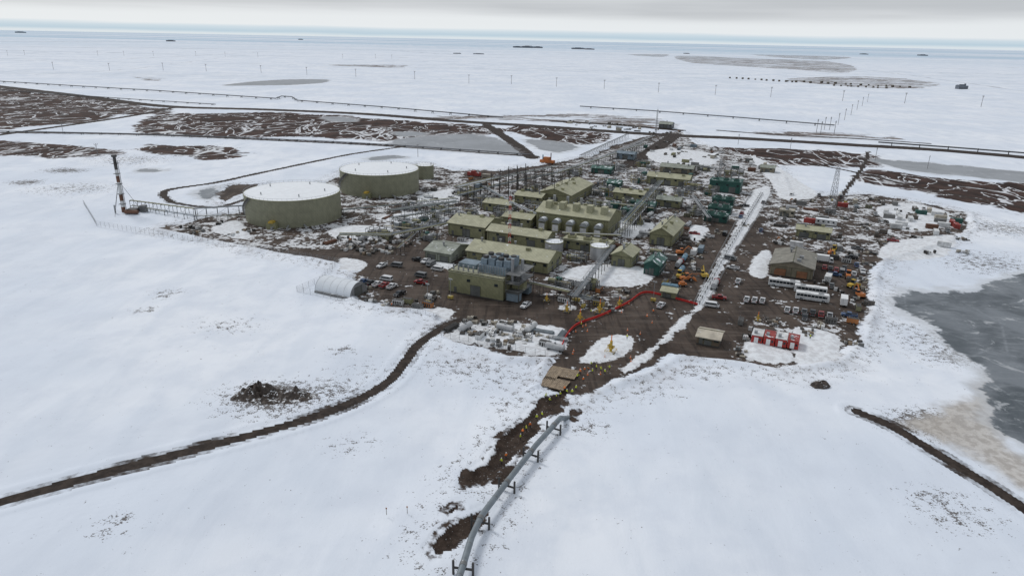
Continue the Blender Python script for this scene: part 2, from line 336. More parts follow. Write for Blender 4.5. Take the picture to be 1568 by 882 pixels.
gc=t.mix(mul(t.ss(trk,.5,.62),.6),gc,(.022,.016,.013)); gc=t.mix(mul(t.ss(trk2,.52,.66),.45),gc,(.125,.102,.087))
gc=t.mix(mul(t.ss(ns,.5,.7),.5),gc,(.022,.017,.014)); gc=t.mix(mul(t.ss(nf,.56,.72),.3),gc,(.15,.13,.115))
pn=add(add(mul(t.noise(P,.11,5,.6,.4),.55),mul(ns,.45)),mul(t.attr('psnow'),.20))
pm=t.ss(pn,.615,.645)
dirty=t.mix(t.ss(nf,.35,.62),(.42,.41,.405),(.70,.73,.765))
gm=t.ss(add(add(t.attr('gravel'),c5(nm_,9)),c5(ns,6)),-.35,.45)
gcol=t.mix(pm,gc,dirty)
col=t.mix(gm,col,gcol)
rc=t.mix(t.ss(ns,.35,.65),(.023,.017,.014),(.050,.038,.031))
tm=t.ss(add(add(t.attr('trench'),c5(nm_,5)),c5(ns,3)),-.3,.4)
tcc=t.mix(t.ss(ns,.35,.65),(.022,.014,.010),(.052,.036,.027)); tcc=t.mix(mul(t.ss(nf,.62,.70),.7),tcc,(.4,.4,.4))
col=t.mix(tm,col,tcc)
rm=t.ss(add(add(t.attr('road'),c5(ns,.7)),c5(nm_,1.6)),-.2,.3)
col=t.mix(rm,col,rc)
sm=t.ss(add(add(t.attr('snowp'),c5(nm_,7)),c5(ns,5)),-.3,.4)
sm=mul(sm,t.ss(nf,.70,.64))
col=t.mix(sm,col,t.mix(t.ss(ns,.4,.62),(.74,.77,.80),(.60,.61,.63)))
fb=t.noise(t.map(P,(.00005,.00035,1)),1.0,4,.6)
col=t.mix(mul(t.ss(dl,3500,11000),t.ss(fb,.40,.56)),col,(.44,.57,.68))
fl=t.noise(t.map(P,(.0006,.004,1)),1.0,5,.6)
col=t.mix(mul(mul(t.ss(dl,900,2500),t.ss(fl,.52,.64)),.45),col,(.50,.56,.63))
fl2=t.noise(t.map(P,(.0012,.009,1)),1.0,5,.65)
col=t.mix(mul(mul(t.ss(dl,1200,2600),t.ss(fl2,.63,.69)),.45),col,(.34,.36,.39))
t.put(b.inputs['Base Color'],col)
rgh=t.m('SUBTRACT',.85,mul(im,.45)); rgh=t.m('SUBTRACT',rgh,mul(mul(gm,t.ss(ns,.5,.7)),.3)); t.put(b.inputs['Roughness'],rgh)
b.inputs['Specular IOR Level'].default_value=.22
bp=t.n('ShaderNodeBump'); bp.inputs['Strength'].default_value=.5; bp.inputs['Distance'].default_value=1.0
t.put(bp.inputs['Height'],mul(add(mul(wind,.8),mul(nf,.08)),t.ss(dl,1500,300)))
t.put(b.inputs['Normal'],bp.outputs[0])
me.materials.append(m)
# dirt mound: rough spoil heap with two crests, seated on the terrain
gx,gy=np.meshgrid(np.linspace(-18,18,170),np.linspace(-10,10,100),indexing='ij')
def bump(cx,cy,sx,sy,h): return h*np.exp(-(((gx-cx)/sx)**2+((gy-cy)/sy)**2))
env=bump(-4.5,1.2,3.8,2.8,5.2)+bump(5.0,.8,4.4,2.2,3.2)+bump(-1,-2.2,6.5,2.3,1.5)+bump(-8.5,-1.2,2.6,2.2,1.3)
rg=.72+.8*vnoise(gx+90,gy+90,2.6,31)+.7*vnoise(gx+50,gy+50,1.1,32)+.35*vnoise(gx+50,gy+50,.5,33)
wx=MC.x+gx; wy=MC.y+gy
ri=np.clip(np.searchsorted(rad,np.hypot(wx,wy+40)),1,NR-1); ai=np.clip(np.searchsorted(ang,np.arctan2(wx,wy+40)),1,NA-1)
gzz=Z.reshape(NR,NA)[ri,ai]
hz=gzz+env*rg-.45-.5*(env<.25)
vv=np.stack([wx.ravel(),wy.ravel(),hz.ravel()],1); na,nb2=gx.shape
fs=[(a*nb2+b_,(a+1)*nb2+b_,(a+1)*nb2+b_+1,a*nb2+b_+1) for a in range(na-1) for b_ in range(nb2-1) if env[a,b_]>.08]
mm=bpy.data.meshes.new('dirt_mound'); mm.from_pydata(vv.tolist(),[],fs); mm.materials.append(MATS['soil']); mo=bpy.data.objects.new('dirt_mound',mm); scene.collection.objects.link(mo)

# ------------------------------------------------------------------ world and sun
SUN_EL=math.radians(48); SUN_AZ=math.radians(-50)
w=bpy.data.worlds.new('World'); scene.world=w; w.use_nodes=True
t=NT(w.node_tree); bg=w.node_tree.nodes['Background']
sky=t.n('ShaderNodeTexSky',sky_type='NISHITA'); sky.sun_disc=False; sky.sun_elevation=SUN_EL; sky.sun_rotation=SUN_AZ
tc=t.n('ShaderNodeTexCoord').outputs['Generated']
sp_=t.n('ShaderNodeSeparateXYZ'); t.put(sp_.inputs[0],tc); z=sp_.outputs[2]
cn=t.noise(t.map(tc,(2.2,2.2,38)),1.0,5,.55,.3)
cr=t.n('ShaderNodeValToRGB'); t.put(cr.inputs[0],t.m('MULTIPLY',t.m('ADD',z,t.m('MULTIPLY',t.m('SUBTRACT',cn,.5),.010)),8.0,clamp=True))
el=cr.color_ramp.elements
el[0].position=0; el[0].color=(.72,.79,.84,1); el[1].position=1; el[1].color=(.565,.59,.63,1)
for p_,c_ in [(.025,(.50,.64,.745,1)),(.065,(.62,.73,.81,1)),(.095,(.82,.86,.89,1)),(.20,(.81,.845,.875,1)),(.30,(.71,.735,.77,1)),(.55,(.61,.635,.665,1))]:
    e=cr.color_ramp.elements.new(p_); e.color=c_
gr=t.mix(t.m('MULTIPLY',t.m('MULTIPLY',t.ss(t.noise(t.map(tc,(1.3,1.3,26),(0,0,0),(3.1,0,0)),1.0,4,.5),.38,.60),t.ss(z,.020,.036)),.8),cr.outputs[0],(.49,.515,.55))
cl=t.mix(1.0,gr,(10,10,10),'MULTIPLY')
mx=t.mix(.93,sky.outputs[0],cl)
t.put(bg.inputs[0],mx); bg.inputs[1].default_value=.1
sl=bpy.data.lights.new('sun','SUN'); sl.energy=1.45; sl.angle=math.radians(14); sl.color=(1,.975,.945)
so=bpy.data.objects.new('sun',sl); scene.collection.objects.link(so)
sd=Vector((math.sin(SUN_AZ)*math.cos(SUN_EL),math.cos(SUN_AZ)*math.cos(SUN_EL),math.sin(SUN_EL)))
so.rotation_euler=sd.to_track_quat('Z','Y').to_euler()

OCC=[]
def occupy(p,r): OCC.append((p.x,p.y,r))
def free(p,r): return all((p.x-a)**2+(p.y-b_)**2>(r+c_)**2 for a,b_,c_ in OCC)

# ------------------------------------------------------------------ buildings
def building(name,A,B,D,h,rise=0.0,ridge='b',wall='olive_wall',roof='olive_roof',door='door_grey',nd=1,nwin=4,vents=3,stack=0,ladder=False,fans=0,trim='olive_dark'):
    pA,pB=G(*A),G(*B); W=max(3,(pB-pA).dot(AX)); 
    e=empty(name,pB,YAW)
    s=MB()
    s.box(-W,0,0,D,0,h,wall)
    s.box(-W-.08,.08,-.08,D+.08,-.3,.45,'steel_dark')
    if rise>0:
        if ridge=='b':
            s.add([(-W,0,h),(0,0,h),(0,D,h),(-W,D,h),(-W,D/2,h+rise),(0,D/2,h+rise)],[(1,2,5),(3,0,4)],wall)
        else: s.add([(-W,0,h),(0,0,h),(0,D,h),(-W,D,h),(-W/2,0,h+rise),(-W/2,D,h+rise)],[(0,1,4),(2,3,5)],wall)
    s.obj('walls',e)
    r=MB(); o=.6; tk=.28
    if rise>0:
        span=(D if ridge=='b' else W)/2; k=rise/span
        prof=[(-span-o,-k*o+.02),(0,rise+.02),(span+o,-k*o+.02),(span+o,-k*o+tk),(0,rise+tk+.05),(-span-o,-k*o+tk)]
        if ridge=='b':
            M=Matrix.Translation((-W/2,D/2,h))@Matrix.Rotation(math.pi/2,4,'Z'); r.prism(prof,-W/2-o,W/2+o,roof,M)
            r.cyl((-W-o,D/2,h+rise+.3),(o,D/2,h+rise+.3),.18,trim,6)
        else:
            M=Matrix.Translation((-W/2,D/2,h)); r.prism(prof,-D/2-o,D/2+o,roof,M)
            r.cyl((-W/2,-o,h+rise+.3),(-W/2,D+o,h+rise+.3),.18,trim,6)
    else:
        r.box(-W-.25,.25,-.25,D+.25,h,h+.35,roof)
        for a in ((-W-.25,-W-.1,-.25,D+.25),(.1,.25,-.25,D+.25),(-W-.1,.1,-.25,-.1),(-W-.1,.1,D+.1,D+.25)): r.box(a[0],a[1],a[2],a[3],h+.35,h+.7,trim)
    r.obj('roof',e)
    rnd=random.Random(int(A[0]*7+B[1]*13))
    d=MB()
    for i in range(nd):
        x=-W*(i+.5)/max(nd,1); hw=min(2.1,W*.16); hh=min(4.4,h*.68)
        d.box(x-hw-.2,x+hw+.2,-.10,-.02,.45,hh+.2,trim); d.box(x-hw,x+hw,-.16,-.10,.45,hh,door)
    d.box(.02,.12,D*.3,D*.3+1.3,.45,2.7,door); d.box(.02,.12,D*.62,D*.62+2.6,.45,min(3.8,h*.7),door)
    d.box(-W*.9,-W*.9+1.2,-.12,-.02,.45,2.7,door)
    d.obj('doors',e)
    if nwin:
        q=MB()
        for i in range(nwin):
            x=-W*(i+.25)/nwin; q.box(x-.75,x+.75,-.09,-.02,h*.66,h*.66+1.0,'glass'); q.box(x-.9,x+.9,-.14,-.02,h*.66-.16,h*.66-.02,trim)
        for i in range(2):
            y=D*(i+.5)/2+1; q.box(.02,.09,y-.6,y+.6,h*.62,h*.62+1,'glass')
        q.obj('windows',e)
    v=MB()
    for i in range(vents):
        x=-W*(i+.5)/max(vents,1) if ridge=='b' else -W*rnd.uniform(.3,.7); y=(D*rnd.uniform(.3,.7)) if ridge=='b' else D*(i+.5)/vents
        zz=h+rise*(1-abs((y-D/2)/(D/2) if ridge=='b' else (x+W/2)/(W/2))) if rise>0 else h+.3
        if rnd.random()<.5: v.cyl((x,y,zz),(x,y,zz+1.6),.4,'galv',8); v.cyl((x,y,zz+1.6),(x,y,zz+2.0),.65,'galv',8)
        else: v.box(x-.9,x+.9,y-.7,y+.7,zz,zz+1.4,'olive_trim' if 'olive' in wall else 'galv')
    for i in range(stack):
        x=-W*(i+.6)/(stack+.3); v.cyl((x,D*.7,h),(x,D*.7,h+rise+4.5),.45,'galv',10); v.cyl((x,D*.7,h+rise+4.5),(x,D*.7,h+rise+5.1),.62,'steel_dark',10)
    for i in range(fans):
        x=-W*(i+.5)/fans; v.box(x-1.7,x+1.7,D*.25,D*.25+3.6,h+.35,h+1.9,'olive_trim' if 'olive' in wall else roof); v.cyl((x,D*.25+1.8,h+1.9),(x,D*.25+1.8,h+2.4),1.3,'steel_dark',12)
    v.cyl((-W,-.22,h*.9),(0,-.22,h*.9),.10,trim,6); v.cyl((.25,0,h*.45),(.25,D,h*.45),.10,'galv',6)
    for x in (-W*.05,-W*.5,-W*.97): v.cyl((x,-.22,.2),(x,-.22,h*.9),.08,trim,6)
    if vents or stack or fans: v.obj('vents_and_ducts',e)
    for i in range(int(W//8)+1):
        for j_ in range(int(D//8)+1): occupy(pB-AX*(W*(i+.5)/(W//8+1))+AY*(D*(j_+.5)/(D//8+1)),5.2)
    return e,W,D
e,W,D=building('compressor_building',(685,448),(770,462),17,8.6,wall='olive_wall',nd=1,nwin=2,vents=0,door='door_grey')
v=MB()
v.box(-W*.52,-.5,3.5,15.5,9.2,12.2,'bluegrey')
for i in range(4):
    x=-W*.50+i*3.3
    v.box(x,x+2.6,4.5,13.5,12.2,14.4+(i%2)*.6,'bluegrey'); v.cyl((x+1.3,6.6,14.4),(x+1.3,6.6,15.4),1.15,'steel_dark',14); v.cyl((x+1.3,11,14.4),(x+1.3,11,15.4),1.15,'steel_dark',14)
for i in range(12):
    x=-W*.52+i*(W*.52-.5)/11; v.box(x-.08,x+.08,3.3,3.5,9.2,12.4,'galv')
for i in range(6): v.cyl((-W*.95+i*2.2,2,9.2),(-W*.95+i*2.2,2,11.4),.35,'galv',8)
v.box(-W*.95,-W*.62,6,12,9.0,10.8,'bluegrey')
for z0 in (9.9,10.5): v.cyl((-W,0,z0),(0,0,z0),.06,'galv',5)
for i in range(12): x=-W*i/11; v.cyl((x,0,9.2),(x,0,10.5),.06,'galv',5)
v.obj('roof_coolers',e)
v=MB()
for i in range(3): v.box(1,6,1+i*5,4+i*5,3.2*(i%2)+.4,3.2*(i%2)+3.4,'olive_wall' if i%2 else 'bluegrey')
for x,y in ((.8,.8),(6.2,.8),(6.2,15),(.8,15)): v.cyl((x,y,0),(x,y,11),.16,'steel_dark',6)
for z0 in (3.7,7.4,11):
    v.box(.6,6.4,.6,15.2,z0,z0+.12,'steel')
    v.cyl((6.4,.6,z0+1.1),(6.4,15.2,z0+1.1),.06,'galv',5); v.cyl((.6,.6,z0+1.1),(6.4,.6,z0+1.1),.06,'galv',5)
v.cyl((2,4,7.4),(2,4,16.5),.6,'galv',10); v.cyl((4.4,8,7.4),(4.4,8,15.5),.6,'galv',10)
v.obj('access_structure',e)
building('long_warehouse',(716,400),(838,421),17,5.4,3.0,nd=2,nwin=8,vents=5)
building('workshop_building',(752,366),(836,383),12,5.6,2.0,nd=2,nwin=4)
e,W,D=building('turbine_hall',(826,346),(930,364),22,9,3.4,nd=0,nwin=0,vents=8,wall='olive_wall')
v=MB()
for i in range(5):
    x=-W*(i+.55)/5.2
    v.box(x-2.2,x+2.2,-4.5,-.2,.3,5.2,'olive_wall'); v.cyl((x,-4.5,5.2),(x,-.2,5.2),2.0,'pipe_snow',12); v.box(x-1.6,x+1.6,-4.6,-4.5,1,4.3,'white_paint')
    v.box(x-1.5,x+1.5,4,8,10,14.4,'olive_roof'); v.cyl((x,13,11),(x,13,16),.8,'galv',10)
v.obj('turbine_intakes',e)
building('pump_house',(690,358),(742,368),20,6.5,2.6,ridge='b',nd=1,nwin=2,vents=5)
building('process_building',(832,306),(873,316),42,6.5,3.2,ridge='a',nd=1,nwin=0,vents=6)
building('generator_building',(997,371),(1028,379),28,6.0,3.2,ridge='a',nd=1,nwin=0,vents=5)
building('maintenance_building',(992,280),(1054,288),12,5.5,2.2,nd=3,nwin=4)
building('office_building',(1012,262),(1060,268),12,4.2,1.8,nd=2,nwin=4,wall='tan_wall',roof='grey_roof')
building('control_room',(858,381),(932,391),9,4.6,0,nd=1,nwin=5,fans=3)
building('valve_house',(938,405),(966,412),13,5.6,2.2,ridge='a',nd=1,nwin=0)
building('garage_building',(650,398),(690,404),17,4.4,2.2,ridge='b',wall='grey_roof',roof='grey_roof',nd=2,nwin=0,vents=1)
building('green_utility_building',(988,417),(1008,424),13,5,1.8,ridge='a',wall='green_wall',roof='green_roof',nd=1,nwin=0,vents=1,trim='green_wall')
building('green_power_module',(1086,292),(1132,298),13,7.4,0,wall='green_wall',roof='green_roof',nd=2,nwin=3,vents=3,stack=4,trim='green_wall',fans=3)
building('green_switchgear_building',(1078,338),(1112,343),8,3.8,0,wall='green_wall',roof='green_roof',nd=1,nwin=2,fans=2,trim='green_wall')
building('green_switchgear_building',(1084,325),(1118,330),8,3.6,0,wall='green_wall',roof='green_roof',nd=1,nwin=2,fans=2,trim='green_wall')
building('green_switchgear_building',(1090,312),(1122,316),8,3.4,0,wall='green_wall',roof='green_roof',nd=1,nwin=2,fans=2,trim='green_wall')
building('green_shelter',(930,290),(948,293),8,5,1.4,wall='green_wall',roof='green_roof',nd=1,nwin=0,vents=1,trim='green_wall')
building('green_shelter',(952,330),(966,333),7,4,0,wall='green_wall',roof='green_roof',nd=1,nwin=0,vents=1,trim='green_wall')
building('green_shelter',(930,322),(944,325),7,4,0,wall='green_wall',roof='green_roof',nd=1,nwin=0,vents=1,trim='green_wall')
building('green_shelter',(975,322),(1000,327),8,4.5,1.5,wall='green_wall',roof='green_roof',nd=1,nwin=0,vents=1,trim='green_wall')
building('tan_shop_building',(1178,421),(1243,430),25,5.0,2.2,ridge='a',wall='tan_wall',roof='tan_roof',nd=2,nwin=0,vents=4,door='door_orange')
building('camp_building',(1218,362),(1270,369),10,4.2,1.3,wall='olive_wall',roof='olive_roof',nd=2,nwin=3,vents=2)
building('olive_storage_building',(1012,455),(1034,459),6,2.8,.9,nd=1,nwin=0,vents=0)
building('metering_building',(770,345),(812,351),12,5,1.6,nd=1,nwin=3,vents=3)
building('metering_building',(742,322),(780,328),12,5,1.6,nd=1,nwin=3,vents=3)
building('booster_pump_building',(790,310),(828,316),12,5,1.6,nd=1,nwin=2,vents=3)
building('booster_pump_building',(940,305),(985,311),10,5,1.6,nd=1,nwin=2,vents=3)
building('equipment_shelter',(880,330),(908,335),10,5,1.4,nd=1,nwin=2,vents=3)
building('equipment_shelter',(1005,315),(1040,320),10,4.5,1.4,nd=1,nwin=2,vents=2,roof='grey_roof')
building('equipment_shelter',(905,265),(935,268),9,4,1.4,nd=1,nwin=2,vents=2,wall='green_wall',roof='green_roof')
building('equipment_shelter',(945,243),(970,246),10,5,1.4,nd=1,nwin=2,vents=2,wall='bluegrey',roof='bluegrey')
building('equipment_shelter',(1192,330),(1215,334),8,3.4,0,nd=1,nwin=2,vents=1,wall='beige',roof='beige')
building('gatehouse',(1066,527),(1100,533),8,2.9,1.1,wall='wood_dark',roof='beige_roof',nd=1,nwin=2,vents=0)
building('roadside_depot',(1010,196),(1028,198),14,5,1.8,wall='haze_dark',roof='grey_roof',nd=1,nwin=2,vents=1)
building('roadside_depot',(1165,262),(1185,266),8,4,1.4,wall='tan_wall',roof='grey_roof',nd=1,nwin=1,vents=0)
for k in range(4):
    g0=G(1222-k*18.5,537-k*2.8); e=empty('red_container_unit',g0,YAW); s=MB()
    s.box(-3.6,-.15,0,6.2,.25,3.1,'red'); 
    for i in range(8): x=-3.5+i*.46; s.box(x,x+.16,-.06,0,.4,2.95,'red_clean')
    s.obj('shell',e); s=MB(); s.box(-2.7,-1.4,-.14,-.06,.4,2.5,'white_clean'); s.box(-1.1,-.5,-.12,-.06,1.4,2.2,'glass'); s.obj('door_and_window',e)
    s=MB(); s.box(-3.7,-.05,-.1,6.3,3.1,3.3,'white_paint' if k%2 else 'red'); s.box(-3,-2,1,2.2,3.3,4.2,'galv'); s.obj('roof',e)
    occupy(g0,5)
g0=G(536,459); e=empty('arched_fabric_shelter',g0,YAW); s=MB(); n=16; R=5.4; L=17
pr=[(R*math.cos(math.pi*i/n),R*1.0*math.sin(math.pi*i/n)) for i in range(n+1)]
vs=[(-L,R+p[0],p[1]) for p in pr]+[(0,R+p[0],p[1]) for p in pr]
s.add(vs,[(i,i+1,i+n+2,i+n+1) for i in range(n)],'fabric_white',None,True); s.add(vs,[tuple(range(n+1))],'fabric_white')
s.obj('fabric_cover',e); s=MB()
s.add([(-.02,R+p[0]*.985,p[1]*.985) for p in pr],[tuple(range(n,-1,-1))],'galv'); s.box(0,.1,R-2.4,R+2.4,0,3.8,'door_grey'); s.obj('end_wall_and_door',e)
s=MB()
for j_ in range(6):
    for i in range(n):
        a,b_=pr[i],pr[i+1]; s.cyl((-L*j_/5,R+a[0]*1.003,a[1]*1.003),(-L*j_/5,R+b_[0]*1.003,b_[1]*1.003),.06,'galv' if j_ in(0,5) else 'white_paint',5)
s.box(-L,0,-.25,.05,0,.9,'mid_grey')
s.obj('ribs_and_base',e); occupy(g0-AX*5,8); occupy(g0-AX*13,8)

# ------------------------------------------------------------------ tanks
def tank(name,px,py,R,h,wall='tank_wall',top='tank_top',n=64,stair=True):
    g0=G(px,py); c=g0+Vector((g0.x,g0.y,0)).normalized()*R
    e=empty(name,c,0); s=MB(); s.cyl((0,0,0),(0,0,h),R,wall,n,caps=False)
    for z0 in np.linspace(h*.16,h-.25,3 if R>10 else 1): s.cyl((0,0,z0),(0,0,z0+.22),R+.10,wall,n)
    s.obj('shell',e); s=MB(); s.cyl((0,0,h),(0,0,h+.35),R+.15,'olive_trim',n); s.cyl((0,0,h+.35),(0,0,h+.35+R*.035),R-.2,top,n,r2=.8); s.obj('roof',e)
    s=MB()
    for i in range(n if R>10 else 16):
        a=2*math.pi*i/(n if R>10 else 16); s.cyl((R*math.cos(a),R*math.sin(a),h+.3),(R*math.cos(a),R*math.sin(a),h+1.4),.05,'galv',4)
    prev=None
    for i in range(n+1):
        a=2*math.pi*i/n; q=(R*math.cos(a),R*math.sin(a),h+1.4)
        if prev: s.cyl(prev,q,.05,'galv',4)
        prev=q
    for i in range(5 if R>10 else 1): a=i*1.3; s.cyl((R*.7*math.cos(a),R*.7*math.sin(a),h+.3),(R*.7*math.cos(a),R*.7*math.sin(a),h+2),.3,'galv',8)
    s.obj('roof_railing_and_vents',e)
    if stair:
        s=MB(); k=44; a0=math.radians(185); a1=math.radians(232)
        for i in range(k):
            a=a0+(a1-a0)*i/k; z0=.3+(h-.3)*i/k
            M=Matrix.Rotation(a,4,'Z'); s.box(R+.1,R+1.2,-.3,.3,z0,z0+.1,'steel',M); s.box(R+1.15,R+1.25,-.3,.3,z0,z0+1.2,'steel_dark',M)
        s.obj('spiral_stair',e)
        s=MB()
        for a in (-95,-80,-62):
            a=math.radians(a); u=Vector((math.cos(a),math.sin(a),0)); s.cyl(u*R+Vector((0,0,1.2)),u*(R+5)+Vector((0,0,1.2)),.5,'galv',8); s.cyl(u*(R+5)+Vector((0,0,1.7)),u*(R+5),.5,'galv',8)
        a=math.radians(-97); M=Matrix.Rotation(a,4,'Z'); s.box(R+.2,R+3.2,-2.6,2.6,0,3.2,'olive_wall',M); s.box(R+.2,R+3.6,-1.2,1.2,3.2,4.2,'ylw_strong',M)
        s.obj('inlet_piping',e)
    for i in range(5):
        for j_ in range(5):
            q=c+Vector(((i-2)*R*.45,(j_-2)*R*.45,0))
            if (q-c).length<R: occupy(q,R*.3)
    return c
tank('crude_oil_storage_tank',453,349,25.5,14.0)
tank('crude_oil_storage_tank',583,303,25.5,13.6)
tank('small_storage_tank',651,275,6.3,9,stair=False,n=32)
tank('water_tank',917,400,4.4,6,wall='silver',top='snow_cap',stair=False,n=28)
tank('water_tank',848,388,4.4,4.5,wall='silver',top='snow_cap',stair=False,n=28)

# ------------------------------------------------------------------ pipelines and racks
def pline(name,pts,r,z,step,mt='pipe_grey',sup='steel_dark',wsup=1.6,cat=4,thick=.22,end_down=False,base_z=-.8,cap=None):
    s=MB(); P_=[G(p[0],p[1],z) for p in (catmull(pts,cat) if cat>1 else pts)]
    for a,b_ in zip(P_[:-1],P_[1:]): s.cyl(a,b_,r,mt,14)
    if end_down:
        a=P_[-1]; d=(P_[-1]-P_[-2]).normalized(); s.cyl(a,a+d*6+Vector((0,0,-z-.8)),r,mt,14)
    acc=step*.5; u=MB()
    for a,b_ in zip(P_[:-1],P_[1:]):
        L=(b_-a).length; d=(b_-a).normalized(); n_=Vector((-d.y,d.x,0))
        while acc<L:
            q=a+d*acc
            for sg in (-1,1):
                f=q+n_*sg*wsup; u.cyl((f.x,f.y,base_z),(f.x,f.y,z+r*1.1),thick,sup,6)
            f1=q+n_*wsup*1.1; f2=q-n_*wsup*1.1; zc=z-r-thick
            u.cyl((f1.x,f1.y,zc),(f2.x,f2.y,zc),thick,sup,6)
            if cap: u.cyl(q-d*.5,q+d*.5,r*1.12,cap,12)
            acc+=step
        acc-=L
    if cap:
        for a,b_ in zip(P_[:-1],P_[1:]):
            L=(b_-a).length; d=(b_-a).normalized(); k=6.1
            while k<L: u.cyl(a+d*k,a+d*(k+.12),r*1.03,cap,14); k+=6.1
    e=empty(name,(0,0,0)); s.obj('pipe',e); u.obj('supports',e); return e
pline('trans_tundra_pipeline',[(655,1000),(690,920),(708,868),(722,822),(738,788),(776,738),(820,682),(858,640)],.66,2.3,13.5,sup='steel_dark',cat=1,end_down=True,thick=.24,wsup=1.9,cap='steel')
pline('elevated_pipeline',[(-80,120),(120,132),(240,139),(422,151),(431,147.5),(447,148.5),(456,154),(600,165),(770,180)],.7,2.5,30,mt='haze_dark',cat=1,thick=.3)
pline('elevated_pipeline',[(888,163),(1000,170),(1130,180),(1278,192)],.7,2.5,35,mt='haze_dark',cat=1,thick=.3)
pline('elevated_pipeline',[(-60,200),(200,205),(420,213),(600,222),(815,237)],.45,1.8,18,mt='haze_dark',cat=2)
pline('elevated_pipeline',[(1345,218),(1460,226),(1640,240)],.7,2.5,25,mt='haze_dark',cat=1,thick=.3)
pline('elevated_pipeline',[(-40,135),(200,152),(330,160)],.5,1.8,22,mt='haze_dark',cat=1)
def rack(name,pts,w=3.0,h=4.0,levels=1,npipe=4,step=6.0,mats=('pipe_grey','pipe_snow','galv','olive_trim'),deck=False,rs=(.12,.16,.22,.30)):
    P_=[G(*p) for p in pts]; s=MB(); u=MB()
    for a,b_ in zip(P_[:-1],P_[1:]):
        L=(b_-a).length; d=(b_-a).normalized(); n_=Vector((-d.y,d.x,0)); k=max(1,int(L/step))
        for i in range(k+1):
            q=a+d*L*i/k
            for sg in (-1,1):
                f=q+n_*sg*w/2; s.cyl((f.x,f.y,-.2),(f.x,f.y,h*levels+.4),.13,'steel_dark',5)
            for l in range(levels):
                z0=h*(l+1); f1=q+n_*w/2; f2=q-n_*w/2; s.cyl((f1.x,f1.y,z0),(f2.x,f2.y,z0),.14,'steel_dark',5)
            if i<k and i%2==0:
                f=q+n_*w/2; g_=a+d*L*(i+1)/k+n_*w/2; s.cyl((f.x,f.y,.2),(g_.x,g_.y,h),.07,'steel_dark',4)
        for l in range(levels):
            for j_ in range(npipe):
                off=-w/2+w*(j_+.5)/npipe; r=random.choice(rs); z0=h*(l+1)+.14+r
                p1=a+n_*off; p2=b_+n_*off; u.cyl((p1.x,p1.y,z0),(p2.x,p2.y,z0),r,random.choice(mats),8)
        if deck:
            p1=a+n_*w*.6; p2=b_+n_*w*.6
            for z0 in (h+.6,h+1.2): s.cyl((p1.x,p1.y,z0),(p2.x,p2.y,z0),.06,'galv',4)
    e=empty(name,(0,0,0)); s.obj('steel_frame',e); u.obj('pipes',e)
rack('flare_pipe_trestle',[(203,318),(300,331),(383,326)],2.6,4.0,1,3,5.5)
rack('flare_pipe_trestle',[(203,322),(255,331),(300,338),(383,338)],2.0,2.5,1,2,5.5)
for pts,kw in [([(878,474),(938,392)],dict(w=2.6,h=5,npipe=5,deck=True,mats=('galv','pipe_grey','pipe_snow'),rs=(.1,.14,.2))),([(808,447),(872,462)],dict(w=2.6,h=4,npipe=4)),([(870,462),(905,470)],dict(w=3,h=3,npipe=3)),
    ([(520,372),(600,372),(690,352)],dict(w=4,h=4,npipe=5)),([(525,330),(640,318),(700,312)],dict(w=3,h=3,npipe=4)),([(600,345),(700,330)],dict(w=4,h=4,npipe=5,levels=2)),
    ([(700,312),(760,296),(850,276)],dict(w=5,h=5,npipe=6,levels=2)),([(850,276),(930,248),(985,228)],dict(w=4,h=5,npipe=5,deck=True)),([(905,256),(1000,214)],dict(w=4,h=4,npipe=5,mats=('pipe_snow','white_paint','galv'))),
    ([(890,245),(960,212)],dict(w=3,h=4,npipe=4,mats=('pipe_snow','white_paint','galv'))),([(950,372),(985,330),(1010,300)],dict(w=4,h=5,npipe=5,levels=2,rs=(.1,.14,.2))),([(860,372),(950,376)],dict(w=3,h=5,npipe=5)),
    ([(905,318),(1000,330)],dict(w=3,h=4,npipe=4)),([(1068,466),(1110,388),(1166,298)],dict(w=1.6,h=1.2,npipe=2,mats=('pipe_snow','galv'),rs=(.12,.16))),
    ([(940,300),(1080,318)],dict(w=3,h=4,npipe=4)),([(610,390),(660,345)],dict(w=2.0,h=3,npipe=3,mats=('olive_trim','galv','olive_trim'),rs=(.1,.14))),([(1060,310),(1085,345)],dict(w=3,h=4,npipe=4)),([(590,355),(655,362)],dict(w=2,h=3,npipe=3,mats=('yellow','galv'),rs=(.08,.14))),
    ([(640,310),(740,345)],dict(w=2,h=3,npipe=3)),([(740,300),(790,330),(830,350)],dict(w=3,h=6,npipe=4))]: rack('pipe_rack',pts,**kw)
